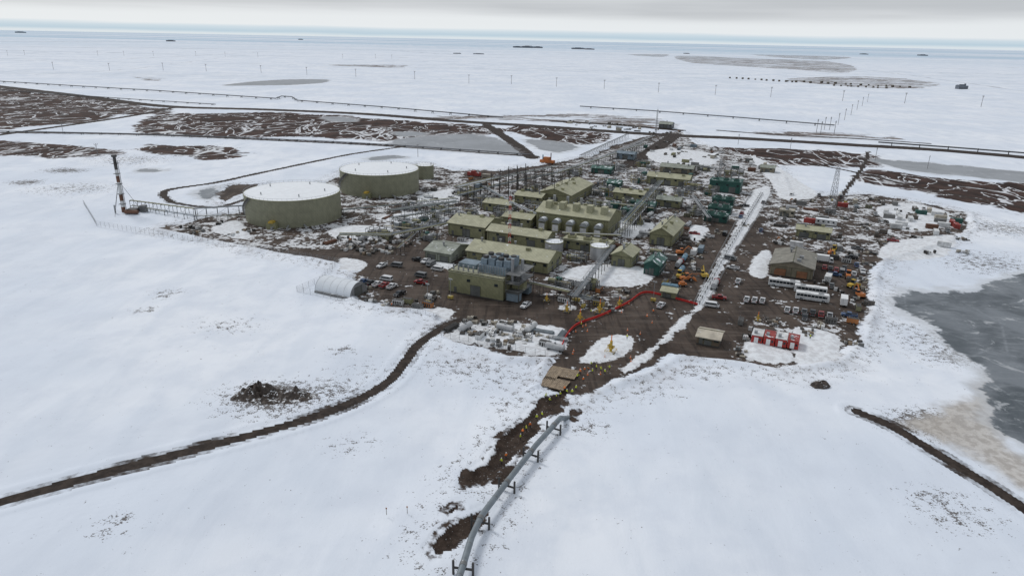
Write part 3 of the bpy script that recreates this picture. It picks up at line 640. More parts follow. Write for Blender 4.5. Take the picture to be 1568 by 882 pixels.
def process_module(px,py,W,D,h,seed):
    rn=random.Random(seed); e=empty('process_module',G(px,py),YAW); s=MB()
    nx=max(2,int(W/4)); ny=max(2,int(D/4))
    for i in range(nx+1):
        for j_ in range(ny+1): s.cyl((W*i/nx,D*j_/ny,0),(W*i/nx,D*j_/ny,h),.12,'steel_dark',5)
    for lv in (h*.5,h):
        for i in range(nx+1): s.cyl((W*i/nx,0,lv),(W*i/nx,D,lv),.12,'steel',5)
        for j_ in range(ny+1): s.cyl((0,D*j_/ny,lv),(W,D*j_/ny,lv),.12,'steel',5)
    s.obj('steel_frame',e); s=MB()
    for i in range(rn.randint(4,7)):
        x,y=rn.uniform(1,W-1),rn.uniform(1,D-1); m_=rn.choice(['galv','olive_wall','mid_grey','silver','pipe_snow','olive_trim','green_wall','olive_wall'])
        k=rn.random()
        if k<.35: r=rn.uniform(.6,1.3); hh=rn.uniform(3,h*1.2); s.cyl((x,y,0),(x,y,hh),r,m_,12); s.dome((x,y,hh),r,r*.5,m_,12,3)
        elif k<.7: r=rn.uniform(.7,1.2); L=rn.uniform(3,6); z0=rn.choice([1.6,h*.5+1.3]); s.cyl((x-L/2,y,z0),(x+L/2,y,z0),r,m_,12)
        else: a=rn.uniform(1,2.2); s.box(x-a,x+a,y-a*.7,y+a*.7,.2,rn.uniform(2,4),m_)
    s.obj('vessels',e); s=MB()
    for i in range(rn.randint(10,16)):
        m_=rn.choice(['galv','pipe_grey','pipe_snow','yellow','olive_trim','silver','steel']); z0=rn.uniform(.8,h); r=rn.uniform(.07,.18)
        if rn.random()<.5: y=rn.uniform(0,D); s.cyl((0,y,z0),(W,y,z0),r,m_,6)
        else: x=rn.uniform(0,W); s.cyl((x,0,z0),(x,D,z0),r,m_,6)
        x,y=rn.uniform(0,W),rn.uniform(0,D); s.cyl((x,y,0),(x,y,z0+rn.uniform(0,2)),r,m_,6)
    s.obj('piping',e); occupy(G(px,py)+AX*W/2+AY*D/2,max(W,D)/2)
for k,a in enumerate([(600,350,14,8,5),(640,342,12,8,6),(560,362,12,7,4),(655,325,14,9,5),(610,322,12,8,4),(700,300,12,9,6),(725,318,10,8,7),(755,340,10,8,8),(800,332,9,8,8),(765,362,10,6,6),(860,344,8,6,7),(850,300,12,7,6),(905,300,14,9,6),(895,318,10,6,5),(950,318,10,7,5),(930,336,9,6,5),(915,285,14,9,6),(985,302,12,8,6),(1030,300,12,8,5),(960,280,14,9,6),(1050,330,9,7,5),(1045,290,12,8,5),(930,262,14,9,5),(970,256,14,9,5),(865,268,12,9,6),(800,300,10,8,8),(705,335,8,6,6),(640,368,9,6,3),(870,400,8,5,4),(840,440,9,5,3),(890,442,6,5,3),(1075,300,8,7,6),(1108,268,14,7,5),(1060,262,12,8,4),(990,395,7,5,4),(960,345,8,6,5)]): process_module(*a,k)
e=empty('electrical_gantry',G(752,300),YAW); s=MB()
for r_ in range(3):
    for i in range(8):
        x=i*6.2; y=r_*13; hh=15+ (i%3)*1.5; s.cyl((x,y,0),(x,y,hh),.24,'steel_dark',6)
        if i<7: s.cyl((x,y,13.8),(x+6.2,y,13.8),.16,'steel_dark',5); s.cyl((x,y,11.8),(x+6.2,y,11.8),.12,'steel_dark',5); s.cyl((x,y,11.8),(x+6.2,y,13.8),.08,'steel_dark',4)
        if r_<2: s.cyl((x,y,13),(x,y+13,13),.10,'steel_dark',4)
s.obj('posts_and_beams',e)
def mast(name,px,py,h,w0,w1,cols,seg=12):
    e=empty(name,G(px,py)); s=MB(); c=[(1,1),(-1,1),(-1,-1),(1,-1)]
    for i in range(seg):
        a,b_=h*i/seg,h*(i+1)/seg; wa=w0+(w1-w0)*i/seg; wb=w0+(w1-w0)*(i+1)/seg; m_=cols[i%len(cols)]
        for k in range(4):
            p,q=c[k],c[(k+1)%4]
            s.cyl((p[0]*wa,p[1]*wa,a),(p[0]*wb,p[1]*wb,b_),.11,m_,5); s.cyl((p[0]*wa,p[1]*wa,a),(q[0]*wb,q[1]*wb,b_),.07,m_,4); s.cyl((p[0]*wb,p[1]*wb,b_),(q[0]*wb,q[1]*wb,b_),.07,m_,4)
    s.cyl((0,0,h),(0,0,h+3),.06,cols[-1],5); s.obj('lattice',e)
mast('lattice_radio_mast',780,377,27,.55,.45,('red_clean','white_clean'))
mast('lattice_communication_tower',1271,328,28,2.0,.7,('galv',))
mast('lattice_communication_tower',1101,275,14,1.0,.5,('galv',))
mast('lattice_radio_mast',1004,205,26,.7,.5,('galv',))
g0=G(190,326); e=empty('flare_stack',g0); s=MB(); cs=['rust','white_paint','rust','white_paint','white_paint','rust','white_paint','steel_dark','steel_dark']
for i,m_ in enumerate(cs): s.cyl((0,0,31*i/9),(0,0,31*(i+1)/9),1.05-.03*i,m_,12)
s.cyl((0,0,31),(0,0,32),1.4,'steel_dark',12); s.cyl((1.6,0,0),(1.4,0,29),.2,'galv',6)
for i in range(5): s.box(-1.5,1.5,-1.5,1.5,5+i*5.6,5.12+i*5.6,'steel_dark')
s.obj('stack',e); s=MB()
for a in range(3):
    x,y=9*math.cos(a*2.1+.5),9*math.sin(a*2.1+.5); s.cyl((0,0,18),(x,y,0),.09,'steel_dark',4)
s.box(3,8,-3,2,0,2.6,'steel_dark'); s.cyl((3,-4,1.6),(10,-4,1.6),1.1,'rust',12); s.box(9,12,0,3,.2,4.2,'steel'); s.cyl((-3,-3,.5),(-3,-3,5),.4,'galv',8); s.obj('knockout_drum_and_guys',e)
def fence(name,pts,h=2.4,step=3.0,mt='galv'):
    P_=[G(*p) for p in pts]; s=MB()
    for a,b_ in zip(P_[:-1],P_[1:]):
        k=max(1,int((b_-a).length/step))
        for i in range(k): q=a+(b_-a)*i/k; s.cyl((q.x,q.y,-.5),(q.x,q.y,h),.055,mt,5)
        for z0 in (.3,.8,1.3,1.8,h): s.cyl((a.x,a.y,z0),(b_.x,b_.y,z0),.028,mt,4)
    s.obj(name)
fence('perimeter_fence',[(128,312),(148,345),(250,362),(400,384),(522,404)])
fence('perimeter_fence',[(455,447),(490,432),(520,402)]); fence('perimeter_fence',[(455,447),(560,467),(640,480),(676,492)])
fence('perimeter_fence',[(676,516),(760,532),(850,550)]); fence('perimeter_fence',[(1062,468),(1095,402),(1125,345),(1152,292)],2)
fence('perimeter_fence',[(1082,468),(1118,400),(1153,345),(1184,292)],2)
P_=[G(*p) for p in [tuple(q) for q in catmull([(858,538),(868,515),(885,498),(920,485),(960,466),(985,450),(1015,454),(1068,468)],6)]]
s=MB()
for a,b_ in zip(P_[:-1],P_[1:]):
    d=(b_-a).normalized(); n_=Vector((-d.y,d.x,0))*.10
    s.add([a+n_+Vector((0,0,.25)),b_+n_+Vector((0,0,.25)),b_+n_+Vector((0,0,1.05)),a+n_+Vector((0,0,1.05)),a-n_+Vector((0,0,.25)),b_-n_+Vector((0,0,.25)),b_-n_+Vector((0,0,1.05)),a-n_+Vector((0,0,1.05))],[(0,1,2,3),(7,6,5,4),(3,2,6,7),(0,4,5,1)],'red_clean')
    s.cyl((a.x,a.y,0),(a.x,a.y,1.2),.06,'red_clean',5)
s.obj('red_safety_barrier')
for (px,py,L,Wd,rz) in [(846,588,9,6,0),(862,572,9,6,.05),(838,578,6,4,.1)]:
    s=MB(); k=int(L/.5)
    for i in range(k): s.box(-L/2+i*.5,-L/2+i*.5+.44,-Wd/2,Wd/2,.25+.02*(i%3),.5+.02*(i%3),'mat_timber' if i%4 else 'wood')
    for y in (-Wd/2+.5,0,Wd/2-.7): s.box(-L/2,L/2,y,y+.3,0,.25,'wood_dark')
    s.obj('timber_mat_bridge',None,G(px,py),YAW+rz)
def pole(h=18,r=.32,arm=5):
    s=MB(); s.cyl((0,0,-.5),(0,0,h),r,'haze_pole_wood',6,r2=r*.8); s.cyl((-arm/2,0,h-1.2),(arm/2,0,h-1.2),r*.7,'haze_pole_wood',5)
    for x in (-arm/2,0,arm/2): s.cyl((x,0,h-1.2),(x,0,h-.3),r*.5,'galv',5)
    s.cyl((0,0,h-4),(arm/2.2,0,h-1.3),r*.4,'haze_pole_wood',4); s.cyl((0,0,h-4),(-arm/2.2,0,h-1.3),r*.4,'haze_pole_wood',4); return s.mesh('utility_pole')
pm=pole(19,.42,4.0)
for x,y in [(82,107),(168,109),(250,108),(316,110),(400,112),(470,115),(545,118),(635,122),(718,128),(783,129),(852,133),(925,137),(1008,142),(1095,146),(1180,149),(1290,155),(1385,159),(1502,164)]: place(pm,'utility_pole',G(x,y),.2)
for x,y in [(12,86),(38,85),(150,86),(190,86),(235,86),(300,86),(345,87),(395,88),(525,90),(575,90),(600,91)]: place(pm,'utility_pole',G(x,y),.2,1.0)
pm2=pole(15,.3,4)
for x,y in [(1328,157),(1320,163),(1312,169),(1303,176),(1293,184),(1283,192),(1270,199),(1256,207),(1262,199),(1277,206),(1250,203)]: place(pm2,'utility_pole',G(x,y),.9)
for x,y in [(97,205),(150,240),(640,240),(1130,222),(1210,228),(1340,245),(1420,258)]: place(pm2,'utility_pole',G(x,y),.9,.7)
s=MB(); s.box(-4,4,-3,3,.6,7,'far_brown'); s.prism([(-4.3,7),(4.3,7),(0,8.6)],-3.3,3.3,'grey_roof'); s.box(-1.2,1.2,-3.08,-3.0,.6,3.4,'black')
for x in (-3.6,3.6):
    for y in (-2.6,2.6): s.cyl((x,y,-.5),(x,y,.6),.2,'steel_dark',5)
wm=s.mesh('wellhead_shelter')
for i in range(11): place(wm,'wellhead_shelter',G(1118+i*9.4+random.uniform(-1,1),120.5+i*.62),.3,random.uniform(.45,.65))
for i in range(16): place(wm,'wellhead_shelter',G(1205+i*12.5+random.uniform(-3,3),125.5+i*.6+(i%2)*.8),.3,random.uniform(.4,.75))
for i in range(9): place(wm,'wellhead_shelter',G(1275+i*10+random.uniform(-3,3),132+i*.5),.3,random.uniform(.35,.6))
def farbld(px,py,W,D,h,nm='distant_plant_building',m_='haze_plant'):
    s=MB(); s.box(-W/2,W/2,0,D,0,h,m_); s.box(-W/4,W/5,D*.2,D*.7,h,h*1.4,m_)
    s.prism([(-W/2-1,h),(-W/4-.2,h),(-W*.375,h*1.25)],1,D-1,m_)
    for i in range(4): s.cyl((W*(.25+.05*i),D*.5,h),(W*(.25+.05*i),D*.5,h*1.6),max(.8,W*.008),m_,6)
    for i in range(8): s.box(-W*.45+i*W*.115,-W*.45+i*W*.115+W*.05,-.15,-.02,h*.1,h*.6,'haze_dark')
    s.obj(nm,None,G(px,py),.1)
for a in [(793,73.6,110,60,13),(808,74,130,60,18),(824,74.2,110,60,14),(886,76,150,60,13),(903,76.6,110,60,10),(1475,137,24,14,8),(1415,86,100,60,11),(1325,84,80,60,8),(30,50.8,250,100,25),(260,64,80,60,11),(460,61.5,90,60,13),(700,83,50,20,4),(733,83.6,70,20,4),(1052,83,50,30,5)]: farbld(*a)

# ------------------------------------------------------------------ vehicles (x = forward)
def wheels(s,xs,w,r=.42,tw=.3):
    for x in xs:
        for sg in (-1,1):
            s.cyl((x,sg*(w/2-tw),r),(x,sg*(w/2+.02),r),r,'tyre',12); s.cyl((x,sg*(w/2+.02),r),(x,sg*(w/2+.04),r),r*.5,'silver',8)
def pickup(c):
    s=MB(); w=.98
    s.prism([(-2.8,.5),(2.7,.45),(2.85,.75),(2.75,1.08),(1.4,1.2),(-2.8,1.2)],-w,w,c)
    s.prism([(-.75,1.2),(1.45,1.2),(.75,1.88),(-.6,1.9)],-w*.88,w*.88,c)
    s.prism([(-.6,1.27),(1.2,1.27),(.66,1.78),(-.48,1.8)],-w*.88-.015,w*.88+.015,'glass')
    s.add([(1.40,-.78,1.28),(1.40,.78,1.28),(.82,.74,1.84),(.82,-.74,1.84)],[(0,1,2,3)],'glass'); s.add([(-.745,-.7,1.3),(-.745,.7,1.3),(-.64,.66,1.8),(-.64,-.66,1.8)],[(3,2,1,0)],'glass')
    s.box(-2.65,-.95,-.78,.78,1.2,1.215,'black'); s.box(-2.8,-.8,-w,-.82,1.2,1.38,c); s.box(-2.8,-.8,.82,w,1.2,1.38,c); s.box(-2.8,-2.68,-.82,.82,1.2,1.38,c)
    s.box(2.8,2.92,-.9,.9,.45,.7,'silver'); s.box(-2.92,-2.8,-.9,.9,.5,.7,'silver'); s.box(2.74,2.83,-.5,.5,.75,1.0,'black')
    for sg in (-1,1): s.box(2.7,2.82,sg*.75-.15,sg*.75+.15,.82,1.02,'white_clean'); s.box(-2.83,-2.79,sg*.85-.1,sg*.85+.1,.85,1.15,'red_clean'); s.box(.95,1.15,sg*1.02-.08,sg*1.02+.08,1.25,1.45,'black')
    wheels(s,(-1.75,1.85),2.0); return s.mesh('pickup_truck')
def van(c):
    s=MB(); w=1.0
    s.prism([(-2.7,.45),(2.6,.45),(2.7,.9),(2.45,1.15),(1.7,2.0),(1.3,2.15),(-2.65,2.15)],-w,w,c)
    s.prism([(-2.4,1.3),(2.05,1.3),(1.5,1.9),(-2.4,1.9)],-w-.015,w+.015,'glass'); s.add([(2.41,-.8,1.22),(2.41,.8,1.22),(1.74,.75,1.97),(1.74,-.75,1.97)],[(0,1,2,3)],'glass')
    s.box(-2.76,-2.7,-.8,.8,1.3,1.9,'glass'); s.box(2.6,2.75,-.9,.9,.45,.65,'black'); wheels(s,(-1.7,1.75),2.0,.36); return s.mesh('van')
def bus():
    s=MB(); w=1.28
    s.prism([(-6.2,.45),(6.1,.45),(6.25,1.2),(6.1,2.9),(5.8,3.2),(-6.1,3.2),(-6.2,3.0)],-w,w,'white_clean')
    s.box(-5.8,5.3,-w-.02,w+.02,1.65,2.65,'glass'); s.add([(6.265,-1.1,1.4),(6.265,1.1,1.4),(6.13,1.05,2.85),(6.13,-1.05,2.85)],[(0,1,2,3)],'glass')
    for i in range(8): x=-4.6+i*1.35; s.box(x-.05,x+.05,-w-.04,w+.04,1.65,2.65,'white_clean')
    s.box(-3,-1,-.8,.8,3.2,3.45,'white_clean'); s.box(2,4,-.8,.8,3.2,3.42,'galv'); s.box(-6.0,6.0,-w-.03,w+.03,.9,1.05,'blue'); wheels(s,(-4,4.1),2.56,.52); return s.mesh('coach_bus')
def boxtruck(c='white_clean',cab='white_clean'):
    s=MB(); s.box(-4,1.8,-1.25,1.25,1.0,3.6,c); s.box(-4,3.6,-.5,.5,.6,1.0,'black')
    s.prism([(1.95,.6),(3.9,.6),(3.95,1.5),(3.4,2.6),(1.95,2.7)],-1.1,1.1,cab); s.prism([(2.4,1.6),(3.7,1.6),(3.3,2.4),(2.4,2.45)],-1.12,1.12,'glass'); s.add([(3.93,-.95,1.58),(3.93,.95,1.58),(3.45,.9,2.52),(3.45,-.9,2.52)],[(0,1,2,3)],'glass'); wheels(s,(-2.6,3.0),2.4,.5); return s.mesh('box_truck')
def tanktruck():
    s=MB(); s.cyl((-5,0,2.1),(1.6,0,2.1),1.15,'silver',14); s.box(-5,4,-.5,.5,.7,1.1,'black')
    s.prism([(2,.6),(5,.6),(5,1.6),(3.7,1.8),(3.5,2.9),(2,2.9)],-1.15,1.15,'car_red'); s.prism([(2.4,1.9),(3.52,1.9),(3.4,2.7),(2.4,2.7)],-1.17,1.17,'glass'); wheels(s,(-4.4,-3.2,2.3,4.2),2.4,.52); return s.mesh('tanker_truck')
def loader(c='ylw_strong'):
    s=MB(); s.prism([(-3.2,.9),(-.2,.9),(-.2,2.1),(-3.2,1.9)],-.95,.95,c); s.box(-.2,1.6,-.6,.6,.8,1.6,c); s.prism([(-1.0,2.05),(.3,2.05),(.15,3.4),(-.9,3.4)],-.75,.75,'glass'); s.box(-1.1,.4,-.85,.85,3.4,3.55,c)
    for sg in (-1,1): s.cyl((.8,sg*.5,1.7),(3.2,sg*.5,.7),.16,c,6)
    s.prism([(3.1,.2),(4.2,.15),(3.5,.45),(3.4,1.3),(3.1,1.3)],-1.35,1.35,c); wheels(s,(-2.2,1.3),2.5,.78,.5); return s.mesh('wheel_loader')
def excavator(c='org_strong'):
    s=MB()
    for sg in (-1,1):
        s.prism([(-1.9,.1),(1.9,.1),(2.2,.5),(1.9,.85),(-1.9,.85),(-2.2,.5)],sg*1.2-.28,sg*1.2+.28,'tyre')
    s.box(-.6,.6,-.92,.92,.5,1.0,'black'); s.prism([(-2.2,1.0),(1.2,1.0),(1.2,1.9),(-1.9,2.1)],-1.3,1.3,c); s.prism([(-.1,1.9),(1.3,1.9),(1.1,2.9),(-.1,2.9)],.2,1.25,'glass'); s.box(-.2,1.2,.15,1.3,2.9,3.0,c)
    s.cyl((1,-.2,1.8),(3.4,-.2,4.3),.24,c,6); s.cyl((3.4,-.2,4.3),(5.4,-.2,3.0),.2,c,6); s.cyl((5.4,-.2,3.0),(5.6,-.2,1.4),.16,c,6); s.prism([(5.0,.5),(5.9,.4),(6.1,1.4),(5.4,1.5)],-.75,.35,'steel_dark'); return s.mesh('excavator')
def container(c,L=6.1,nm='shipping_container'):
    s=MB(); s.box(-L/2,L/2,-1.2,1.2,.15,2.65,c)
    k=int(L/.5)
    for i in range(k): x=-L/2+.2+i*.5; s.box(x,x+.22,-1.25,-1.2,.3,2.5,c); s.box(x,x+.22,1.2,1.25,.3,2.5,c)
    for x in (-L/2,L/2-.15): 
        for y in (-1.28,1.14): s.box(x,x+.15,y,y+.14,.1,2.72,c)
    s.box(L/2,L/2+.05,-.05,.05,.3,2.5,'steel_dark'); s.box(L/2,L/2+.06,-.6,-.5,.3,2.5,'galv'); s.box(L/2,L/2+.06,.5,.6,.3,2.5,'galv')
    return s.mesh(nm)
def trailer(c,L=11):
    s=MB(); s.box(-L/2,L/2,-1.6,1.6,.7,3.4,c); s.box(-L/2-.15,L/2+.15,-1.75,1.75,3.4,3.6,'snow_cap'); 
    for i in range(4): x=-L/2+1.2+i*2.6; s.box(x,x+1.0,-1.66,-1.6,1.9,2.8,'glass'); s.box(x,x+1.0,1.6,1.66,1.9,2.8,'glass')
    s.box(L/2-2,L/2-1,-1.68,-1.6,.7,2.8,'door_grey'); s.box(L/2-2.4,L/2-.8,-2.8,-1.7,.1,.7,'wood'); s.box(-L/2,L/2,-1.3,1.3,0,.7,'steel_dark'); return s.mesh('office_trailer')
def flatbed(load):
    s=MB(); s.box(-6,6,-1.25,1.25,.95,1.15,'steel_dark'); s.box(-5.8,6.5,-.4,.4,.6,.95,'black'); wheels(s,(-5,-3.8),2.4,.48)
    if load=='pipes':
        for r_ in range(3):
            for i in range(6-r_): s.cyl((-5.5,-1+.4*i+.2*r_,1.4+.36*r_),(5.5,-1+.4*i+.2*r_,1.4+.36*r_),.19,'pipe_grey',6)
    else:
        for i in range(4): s.box(-5.6+i*2.8,-3.4+i*2.8,-1.0,1.0,1.15,2.0+.4*(i%2),['blue','wood','brown_grey','beige'][i])
    s.cyl((5.5,-.5,0),(5.5,-.5,.9),.1,'steel',5); return s.mesh('flatbed_trailer')
def htank(c):
    s=MB(); s.cyl((-3,0,1.6),(3,0,1.6),1.1,c,14); s.cyl((-3,0,1.6),(-3.4,0,1.6),1.1,c,14,r2=.5); s.cyl((3,0,1.6),(3.4,0,1.6),1.1,c,14,r2=.5)
    for x in (-2,2): s.box(x-.2,x+.2,-.9,.9,0,.9,'steel_dark')
    s.cyl((0,0,2.6),(0,0,3.1),.35,'galv',8); return s.mesh('horizontal_fuel_tank')
def genset(c):
    s=MB(); s.box(-2,2,-.9,.9,.3,2.0,c); s.box(-1.9,1.9,-.8,.8,2.0,2.12,'steel_dark'); s.cyl((1.2,.4,2.1),(1.2,.4,2.9),.12,'galv',6)
    for i in range(4): s.box(-1.7+i*.9,-1.1+i*.9,-.94,-.9,.6,1.7,'steel_dark')
    s.cyl((-2.8,0,.4),(-2,0,.5),.08,'steel_dark',5); wheels(s,(-.6,.6),1.9,.3,.2); return s.mesh('generator_skid')
def crates(seed,cols):
    rn=random.Random(seed); s=MB()
    for i in range(7):
        x,y=rn.uniform(-3,3),rn.uniform(-2,2); a,b_=rn.uniform(.4,.9),rn.uniform(.35,.7); h=rn.uniform(.5,1.5); c=rn.choice(cols); M=Matrix.Translation((x,y,0))@Matrix.Rotation(rn.choice([0,.1,1.57,.3]),4,'Z')
        s.box(-a,a,-b_,b_,.14,h,c,M)
        for k in (-.8,0,.65): s.box(-a,a,b_*k,b_*k+.15,0,.14,'wood_dark',M)
        s.box(-a-.02,a+.02,-.06,.06,.14,h+.03,'wood_dark',M)
    return s.mesh('pallet_stack')
def pipes(seed,c='pipe_grey',L=8):
    rn=random.Random(seed); s=MB()
    for r_ in range(3):
        for i in range(7-r_): s.cyl((-L/2+rn.uniform(-.4,.4),i*.4+r_*.2,.3+.34*r_),(L/2+rn.uniform(-.4,.4),i*.4+r_*.2,.3+.34*r_),.17,c,7)
    for x in (-L/3,L/3): s.box(x-.1,x+.1,-.3,2.8,0,.12,'wood_dark')
    return s.mesh('pipe_bundle')
def lighttower():
    s=MB(); s.box(-1,1,-.6,.6,.4,1.4,'yellow'); s.cyl((0,0,1.4),(0,0,8),.1,'galv',5); s.box(-.8,.8,-.1,.1,7.9,8.4,'white_clean')
    for x in (-.55,0,.55): s.cyl((x,-.12,8.15),(x,-.25,8.15),.2,'glass',8)
    wheels(s,(0,),1.3,.3,.2); return s.mesh('mobile_light_tower')
def boomlift(c='org_strong'):
    s=MB(); s.box(-1.6,1.6,-1,1,.6,1.2,c); s.box(-1.2,.8,-.8,.8,1.2,1.9,c); s.cyl((-1,0,1.9),(3.4,0,5.6),.2,c,6); s.cyl((3.4,0,5.6),(5.6,0,5.2),.14,c,6); s.box(5.2,6.6,-.7,.7,4.5,4.62,'steel_dark')
    for x in (5.2,6.55):
        for y in (-.7,.65): s.box(x,x+.05,y,y+.05,4.6,5.7,c)
    s.box(5.2,6.6,-.7,-.65,5.65,5.72,c); s.box(5.2,6.6,.65,.7,5.65,5.72,c); wheels(s,(-1.1,1.1),2.2,.48); return s.mesh('boom_lift')
def cones():
    s=MB(); s.cyl((0,0,0),(0,0,.06),.25,'hivis_orange',8); s.cyl((0,0,.06),(0,0,.9),.2,'hivis_orange',8,r2=.05); s.cyl((0,0,.4),(0,0,.6),.15,'white_clean',8,r2=.11); return s.mesh('traffic_cone')
PK=[pickup('car_white')]*4+[pickup('car_grey')]*2+[pickup('car_black')]*2+[pickup('car_red'),pickup('car_blue'),pickup('silver')]
VN=[van('car_white'),van('car_grey'),van('car_black')]
BUS=bus(); BT=boxtruck(); TT=tanktruck(); LD=loader(); LD2=loader('org_strong'); EX=excavator(); EX2=excavator('ylw_strong')
CT=[container(c) for c in ('brown_grey','mid_grey','beige','white_paint','green_wall','rust','olive_wall','mid_grey','white_paint','bluegrey','red','blue')]
TR=[trailer(c) for c in ('beige','white_paint','tan_wall','bluegrey')]
FB=[flatbed('pipes'),flatbed('x')]; HT=[htank(c) for c in ('white_paint','silver','ltblue')]; GS=[genset(c) for c in ('mid_grey','white_paint','orange','olive_wall','brown_grey','yellow','brown_grey','steel_dark')]
CR=[crates(i,['wood','brown_grey','steel_dark','mid_grey','beige','steel','white_paint','black','brown_grey','orange','blue'][i%4:7+i%5]) for i in range(9)]
PB=[pipes(1),pipes(2,'rust'),pipes(3,'galv',6),pipes(4,'steel_dark',7)]
LT=lighttower(); BL=[boomlift(),boomlift('blue')]; CN=cones()
H2=math.pi/2
def put(me_,px,py,rz=None,rad_=None):
    g=G(px,py); 
    if rz is None: rz=random.choice([0,math.pi/2,math.pi,-math.pi/2])+random.uniform(-.12,.12)
    place(me_,me_.name.split('.')[0],g,YAW+rz); occupy(g,rad_ or 2.6)
for x,y in [(1200,439),(1240,449),(1243,460)]: put(BUS,x,y,random.choice([0,math.pi])+.05,6)
put(BT,1291,466,H2); put(BT,1262,402,0); put(TT,1095,440,H2); put(LD,1040,425,H2); put(LD2,1052,430,.6); put(EX,1042,390,.5); put(EX2,1078,425,2); put(BL[0],1045,438,.4); put(LD,1306,440,1); put(EX,1316,455,2); put(LD2,1298,425,H2); put(TT,1040,408,H2)
for x,y in [(1143,461),(1155,462),(1167,463)]: put(PK[0],x,y,H2)
put(PK[8],1101,458,.2)
for i in range(6): put(PK[i*2%11],1205+i*13,476+i*2+random.uniform(-1,1),H2)
for i in range(5): put(random.choice(PK),556+i*11,434+i*1.7,H2)
for i in range(6): put(random.choice(PK+VN),1262+i*9,412+i*2,H2)
for x,y in [(640,400),(652,402),(660,407),(612,452),(1232,488),(1130,433),(1122,412),(1118,398),(1012,470),(745,440),(805,470),(1090,470),(1300,485),(1212,300),(1340,330),(1165,355),(700,432),(1110,360)]: put(random.choice(PK+VN),x,y)
for x,y in [(560,445),(664,452),(657,458),(1146,520),(1320,430),(1322,445)]: put(random.choice(CR),x,y)
put(HT[2],1043,418,H2,4)
e=empty('orange_drill_rig',G(838,251),YAW); s=MB(); s.box(-6,6,-2,2,1,3,'org_strong'); s.box(-3,2,-1.5,1.5,3,5.4,'org_strong'); wheels(s,(-4,4),3.6,.7,.5); s.obj('chassis',e); s=MB(); s.cyl((3,0,3),(3,0,9),.4,'rust',6); s.cyl((-4,0,3),(-4,0,7),.5,'ltblue',8); s.obj('mast',e)
e=empty('red_equipment_skid',G(726,270),YAW); s=MB(); s.box(-5,5,-1.5,1.5,.5,2.8,'red'); s.box(-2,1,-1.2,1.2,2.8,4,'red'); s.cyl((3,0,2.8),(3,0,4),.5,'white_paint',8); s.box(-5,5,-1.6,1.6,0,.5,'steel_dark'); s.obj('skid',e)
def inpoly(x,y,p):
    c=False
    for i in range(len(p)):
        a,b_=p[i],p[i-1]
        if (a[1]>y)!=(b_[1]>y) and x<(b_[0]-a[0])*(y-a[1])/(b_[1]-a[1])+a[0]: c=not c
    return c
def zone(poly,n,items,rad_=2.6):
    W_=[G(*p) for p in poly]; xs=[p.x for p in W_]; ys=[p.y for p in W_]; pw=[(p.x,p.y) for p in W_]; k=0
    for _ in range(n*14):
        if k>=n: break
        x,y=random.uniform(min(xs),max(xs)),random.uniform(min(ys),max(ys))
        if not inpoly(x,y,pw): continue
        g=Vector((x,y,0))
        if not free(g,rad_): continue
        me_=random.choice(items); rz=random.choice([0,H2,math.pi,-H2])+random.uniform(-.12,.12)
        place(me_,me_.name.split('.')[0],g,YAW+rz); occupy(g,rad_); k+=1
zone([(1190,300),(1330,298),(1470,328),(1475,350),(1330,390),(1180,375),(1180,340)],60,CT[:10]*2+CR*3+GS+PK+TR[:2]+FB+HT[:2]+[LT,LD,EX]+PB+CT[10:],2.8)
zone([(1440,345),(1475,335),(1478,350),(1430,362)],6,[CT[10],CT[11],CT[3],CT[10]],3)
zone([(1250,385),(1330,380),(1330,470),(1300,500),(1250,440)],24,CR*2+GS+PK+[LD,EX]+CT[:4]+PB)
zone([(1350,325),(1420,318),(1460,335),(1430,352),(1370,350)],9,[CT[3],CT[2],HT[0],HT[1],CT[8],LD2])
zone([(690,503),(790,505),(860,510),(850,538),(720,522)],34,CR[:4]+PB[:1]+PB[2:]+HT[:2]+GS[1:2],2.0)
zone([(715,488),(790,495),(780,512),(710,505)],12,[PB[0],PB[3],CR[4],CR[7]],2.2)
zone([(575,458),(680,468),(640,475),(560,464)],7,CR[:5]+GS,1.8)
zone([(850,430),(960,440),(940,475),(860,478)],12,CR+GS+[CT[3],LT],2)
zone([(1005,395),(1075,380),(1065,440),(1015,450)],16,CR+GS+CT[:10]+[HT[2]],2.2)
zone([(500,370),(640,345),(690,360),(600,385),(540,395)],24,CR*2+GS+[CT[7],CT[6]]+PB+HT[:2],2)
zone([(530,330),(640,300),(720,270),(780,270),(740,310),(600,340)],20,CR*2+GS+CT[:10]+PB+HT[:2]+PK[:2],2.2)
zone([(860,275),(1000,215),(1050,215),(1180,255),(1180,290),(1060,290),(960,300)],62,CR*2+GS+CT[:10]*2+PB+HT[:2]+PK[:6]+FB+TR[:1])
zone([(700,340),(860,300),(1050,310),(1070,360),(1000,400),(860,400),(700,370)],48,CR*2+GS+CT[6:7]+HT[:2]+PB,1.9)
zone([(1130,495),(1300,490),(1310,530),(1200,560),(1130,550)],10,CR[:5]+GS[:2]+[PK[0],PK[6]],2.2)
zone([(1095,345),(1160,300),(1180,310),(1130,400),(1110,400)],6,PK+CR,2.4)
zone([(850,184),(960,190),(1060,202),(1050,208),(900,200)],34,[CT[0],CT[5],CT[2],CT[0]]+TR[2:3]+PB+CR,3)
zone([(1040,355),(1090,360),(1075,385),(1030,380)],6,PK+GS+CR,2)
zone([(250,345),(380,340),(380,370),(300,360)],6,CR[:4],2)
zone([(560,400),(690,410),(680,450),(570,435)],6,PK+VN,3)
zone([(1350,370),(1470,360),(1490,395),(1400,395)],4,CR+[CT[3]],3)
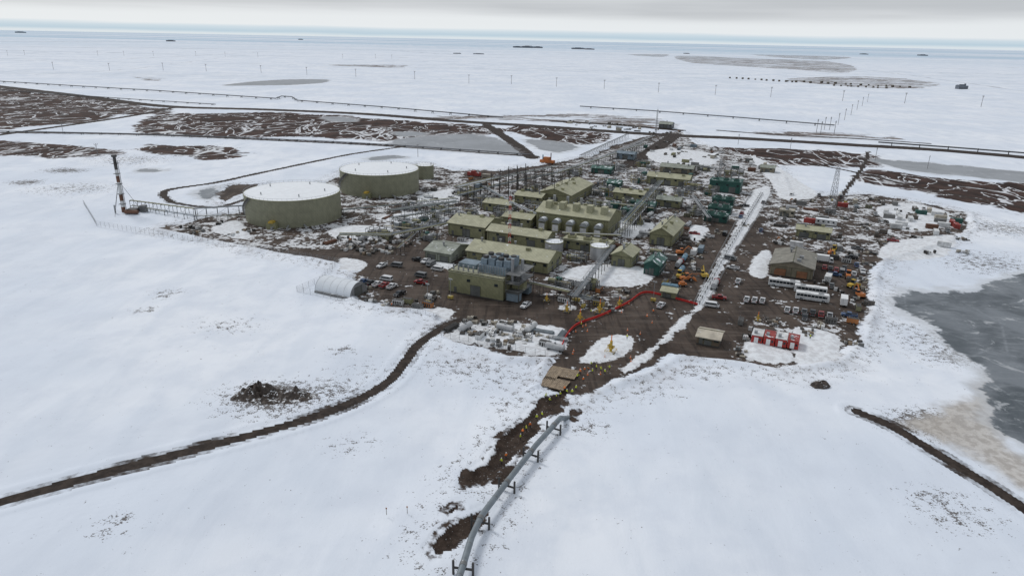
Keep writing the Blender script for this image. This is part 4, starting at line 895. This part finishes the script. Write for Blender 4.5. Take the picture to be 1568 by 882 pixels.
for x,y,sc in [(935,540,1),(918,480,.9),(888,492,.8),(948,470,.7),(868,478,.7),(1160,492,.6),(837,462,.6)]:
    s=MB(); s.box(-1.6,1.6,-1.6,1.6,0,.4,'steel_dark'); s.cyl((0,0,.4),(0,0,4.2),.45,'ylw_strong',10); s.cyl((0,0,1.6),(0,0,1.9),.9,'ylw_strong',10); s.cyl((-1.2,0,2.4),(1.2,0,2.4),.3,'ylw_strong',8); s.cyl((0,-.9,3.1),(0,-1.1,3.1),.6,'ylw_strong',10); s.cyl((0,0,4.2),(0,0,6.2),.16,'hivis_orange',6)
    for i in range(4): a=i*H2+.78; s.cyl((2.2*math.cos(a),2.2*math.sin(a),0),(2.2*math.cos(a),2.2*math.sin(a),1.2),.08,'ylw_strong',5); s.cyl((2.2*math.cos(a),2.2*math.sin(a),1.1),(2.2*math.cos(a+H2),2.2*math.sin(a+H2),1.1),.06,'ylw_strong',4)
    o=s.obj('yellow_valve_assembly',None,G(x,y),YAW); o.scale=(sc,sc,sc)
for i in range(26):
    x=random.uniform(850,1000); y=random.uniform(465,580)
    if inpoly(x,y,[(860,545),(870,510),(900,490),(990,452),(1050,470),(960,560),(900,590)]): place(CN,'traffic_cone',G(x,y),0,1.1)
for x,y in [(690,458),(884,462),(900,458),(655,466),(1000,462)]: place(LT,'mobile_light_tower',G(x,y),YAW)
s=MB(); s.dome((0,0,-.4),2.3,2.1,'soil',16,5,.16); o=s.obj('dirt_heap',None,G(1256,590)); o.scale=(1.2,.8,.9)
s=MB(); 
for q in (Vector((0,0,0)),Vector((4.3,.6,0))): s.cyl(q,q+Vector((0,0,1.8)),.06,'wood_dark',5); s.box(q.x-.15,q.x+.15,q.y-.03,q.y+.03,1.5,1.85,'orange')
s.obj('marker_posts',None,G(592,788))

# ------------------------------------------------------------------ workers
def worker(pose,vest,hat):
    J={'pel':(0,0,.95,.155),'sp':(0,0,1.15,.15),'ch':(0,0,1.38,.17),'nk':(0,0,1.52,.065),'hd':(0,-.01,1.64,.10),'hd2':(0,-.01,1.74,.085)}
    E=[('pel','sp'),('sp','ch'),('ch','nk'),('nk','hd'),('hd','hd2')]
    lean=pose=='bend'
    for sg,t_ in ((1,'L'),(-1,'R')):
        st=.22*sg if pose=='walk' else 0.0
        J['hip'+t_]=(.11*sg,0,.90,.105); J['kn'+t_]=(.13*sg,-.5*st-.03,.50,.075); J['an'+t_]=(.14*sg,-st*.9+.02,.09,.052); J['to'+t_]=(.15*sg,-st*.9-.17,.05,.045)
        J['sh'+t_]=(.21*sg,0,1.42,.075)
        if pose=='point' and sg==1: el_=(.42,-.15,1.38,.052); wr=(.60,-.35,1.44,.036)
        else: el_=(.29*sg,.03+st*.6,1.12,.052); wr=(.29*sg,-.12+st*.9,.88,.036)
        J['el'+t_]=el_; J['wr'+t_]=wr; d=(Vector(wr[:3])-Vector(el_[:3])).normalized(); p=Vector(wr[:3])+d*.08; J['pm'+t_]=(*p,.034)
        E+=[('pel','hip'+t_),('hip'+t_,'kn'+t_),('kn'+t_,'an'+t_),('an'+t_,'to'+t_),('ch','sh'+t_),('sh'+t_,'el'+t_),('el'+t_,'wr'+t_),('wr'+t_,'pm'+t_)]
        side=Vector((0,1,0)) if abs(d.y)<.8 else Vector((1,0,0))
        for k,(o_,L) in enumerate([(-.03,.075),(-.01,.085),(.01,.08),(.03,.06)]):
            q=p+side*o_+d*L; J['f%d%s'%(k,t_)]=(*q,.009); E.append(('pm'+t_,'f%d%s'%(k,t_)))
        q=p-d*.02-side*.07; J['th'+t_]=(*q,.01); E.append(('pm'+t_,'th'+t_))
    ks=list(J); 
    if lean:
        for k in ks:
            x,y,z0,r=J[k]
            if z0>1.0 or k[:2] in('el','wr','pm','th') or (k[0]=='f'):
                a=.75; yy,zz=y,z0-.95; J[k]=(x,yy*math.cos(a)-zz*math.sin(a),.95+yy*math.sin(a)+zz*math.cos(a),r)
    me_=bpy.data.meshes.new('worker_skin'); me_.from_pydata([J[k][:3] for k in ks],[(ks.index(a),ks.index(b_)) for a,b_ in E],[]); o=bpy.data.objects.new('tmp',me_); scene.collection.objects.link(o)
    o.modifiers.new('s','SKIN'); sv=me_.skin_vertices[0].data
    for i,k in enumerate(ks): sv[i].radius=(J[k][3],J[k][3]*(.75 if k in('ch','sp','pel') else 1)); sv[i].use_root=(k=='pel')
    ss_=o.modifiers.new('u','SUBSURF'); ss_.levels=1; ss_.render_levels=1
    dg=bpy.context.evaluated_depsgraph_get(); dg.update(); m2=bpy.data.meshes.new_from_object(o.evaluated_get(dg)); bpy.data.objects.remove(o)
    m2.name='construction_worker'; m2.materials.clear()
    for k in (vest,'trousers','skin',hat,'black'): m2.materials.append(MATS[k])
    hd=Vector(J['hd'][:3]); hand=[Vector(J['pmL'][:3]),Vector(J['pmR'][:3])]; pel=.93
    for p in m2.polygons:
        c=p.center; p.use_smooth=True
        if (c-hd).length<.2 and (c-Vector(J['hd2'][:3])).length<.11: p.material_index=3
        elif (c-hd).length<.15 : p.material_index=2
        elif min((c-h_).length for h_ in hand)<.11: p.material_index=4
        elif c.z<.12: p.material_index=4
        elif c.z<pel and abs(c.x)<.24: p.material_index=1
        else: p.material_index=0
    bm=bmesh.new(); bm.from_mesh(m2); n0=len(bm.faces)
    top=Vector(J['hd2'][:3]); T=Matrix.Translation(top)
    bmesh.ops.create_cone(bm,cap_ends=True,segments=14,radius1=.155,radius2=.14,depth=.02,matrix=T)
    bmesh.ops.create_uvsphere(bm,u_segments=12,v_segments=8,radius=.13,matrix=T@Matrix.Translation((0,0,.01)))
    bm.faces.ensure_lookup_table()
    for f in bm.faces[n0:]: f.material_index=3
    bmesh.ops.create_cone(bm,cap_ends=True,segments=5,radius1=.018,radius2=.006,depth=.05,matrix=Matrix.Translation(hd+Vector((0,-.115,0)))@Matrix.Rotation(H2,4,'X'))
    bm.faces.ensure_lookup_table(); 
    for f in bm.faces[-7:]: f.material_index=2
    bm.to_mesh(m2); bm.free(); return m2
WK=[worker('stand','hivis_yellow','white_clean'),worker('walk','hivis_orange','white_clean'),worker('point','hivis_yellow','yellow'),worker('bend','hivis_orange','yellow'),worker('walk','hivis_yellow','white_clean')]
for x,y in [(852,606),(858,603),(864,598),(868,601),(876,603),(882,597),(889,573),(895,570),(901,568),(907,572),(913,566),(920,569),(926,573),(933,567),(884,580),(893,585),(905,561),(800,660),(806,655),(797,668),(812,650),(822,640),(775,697),(768,705),(830,636),(905,480),(890,500),(952,465),(960,520),(760,762),(836,607),(842,612),(1000,480),(1085,430),(1240,520),(600,470)]:
    me_=random.choice(WK); g=G(x,y)
    k=int(np.argmin((X-g.x)**2+(Y-g.y)**2)); g.z=float(Z[k])
    place(me_,'construction_worker',g,random.uniform(0,6.28),1.0)
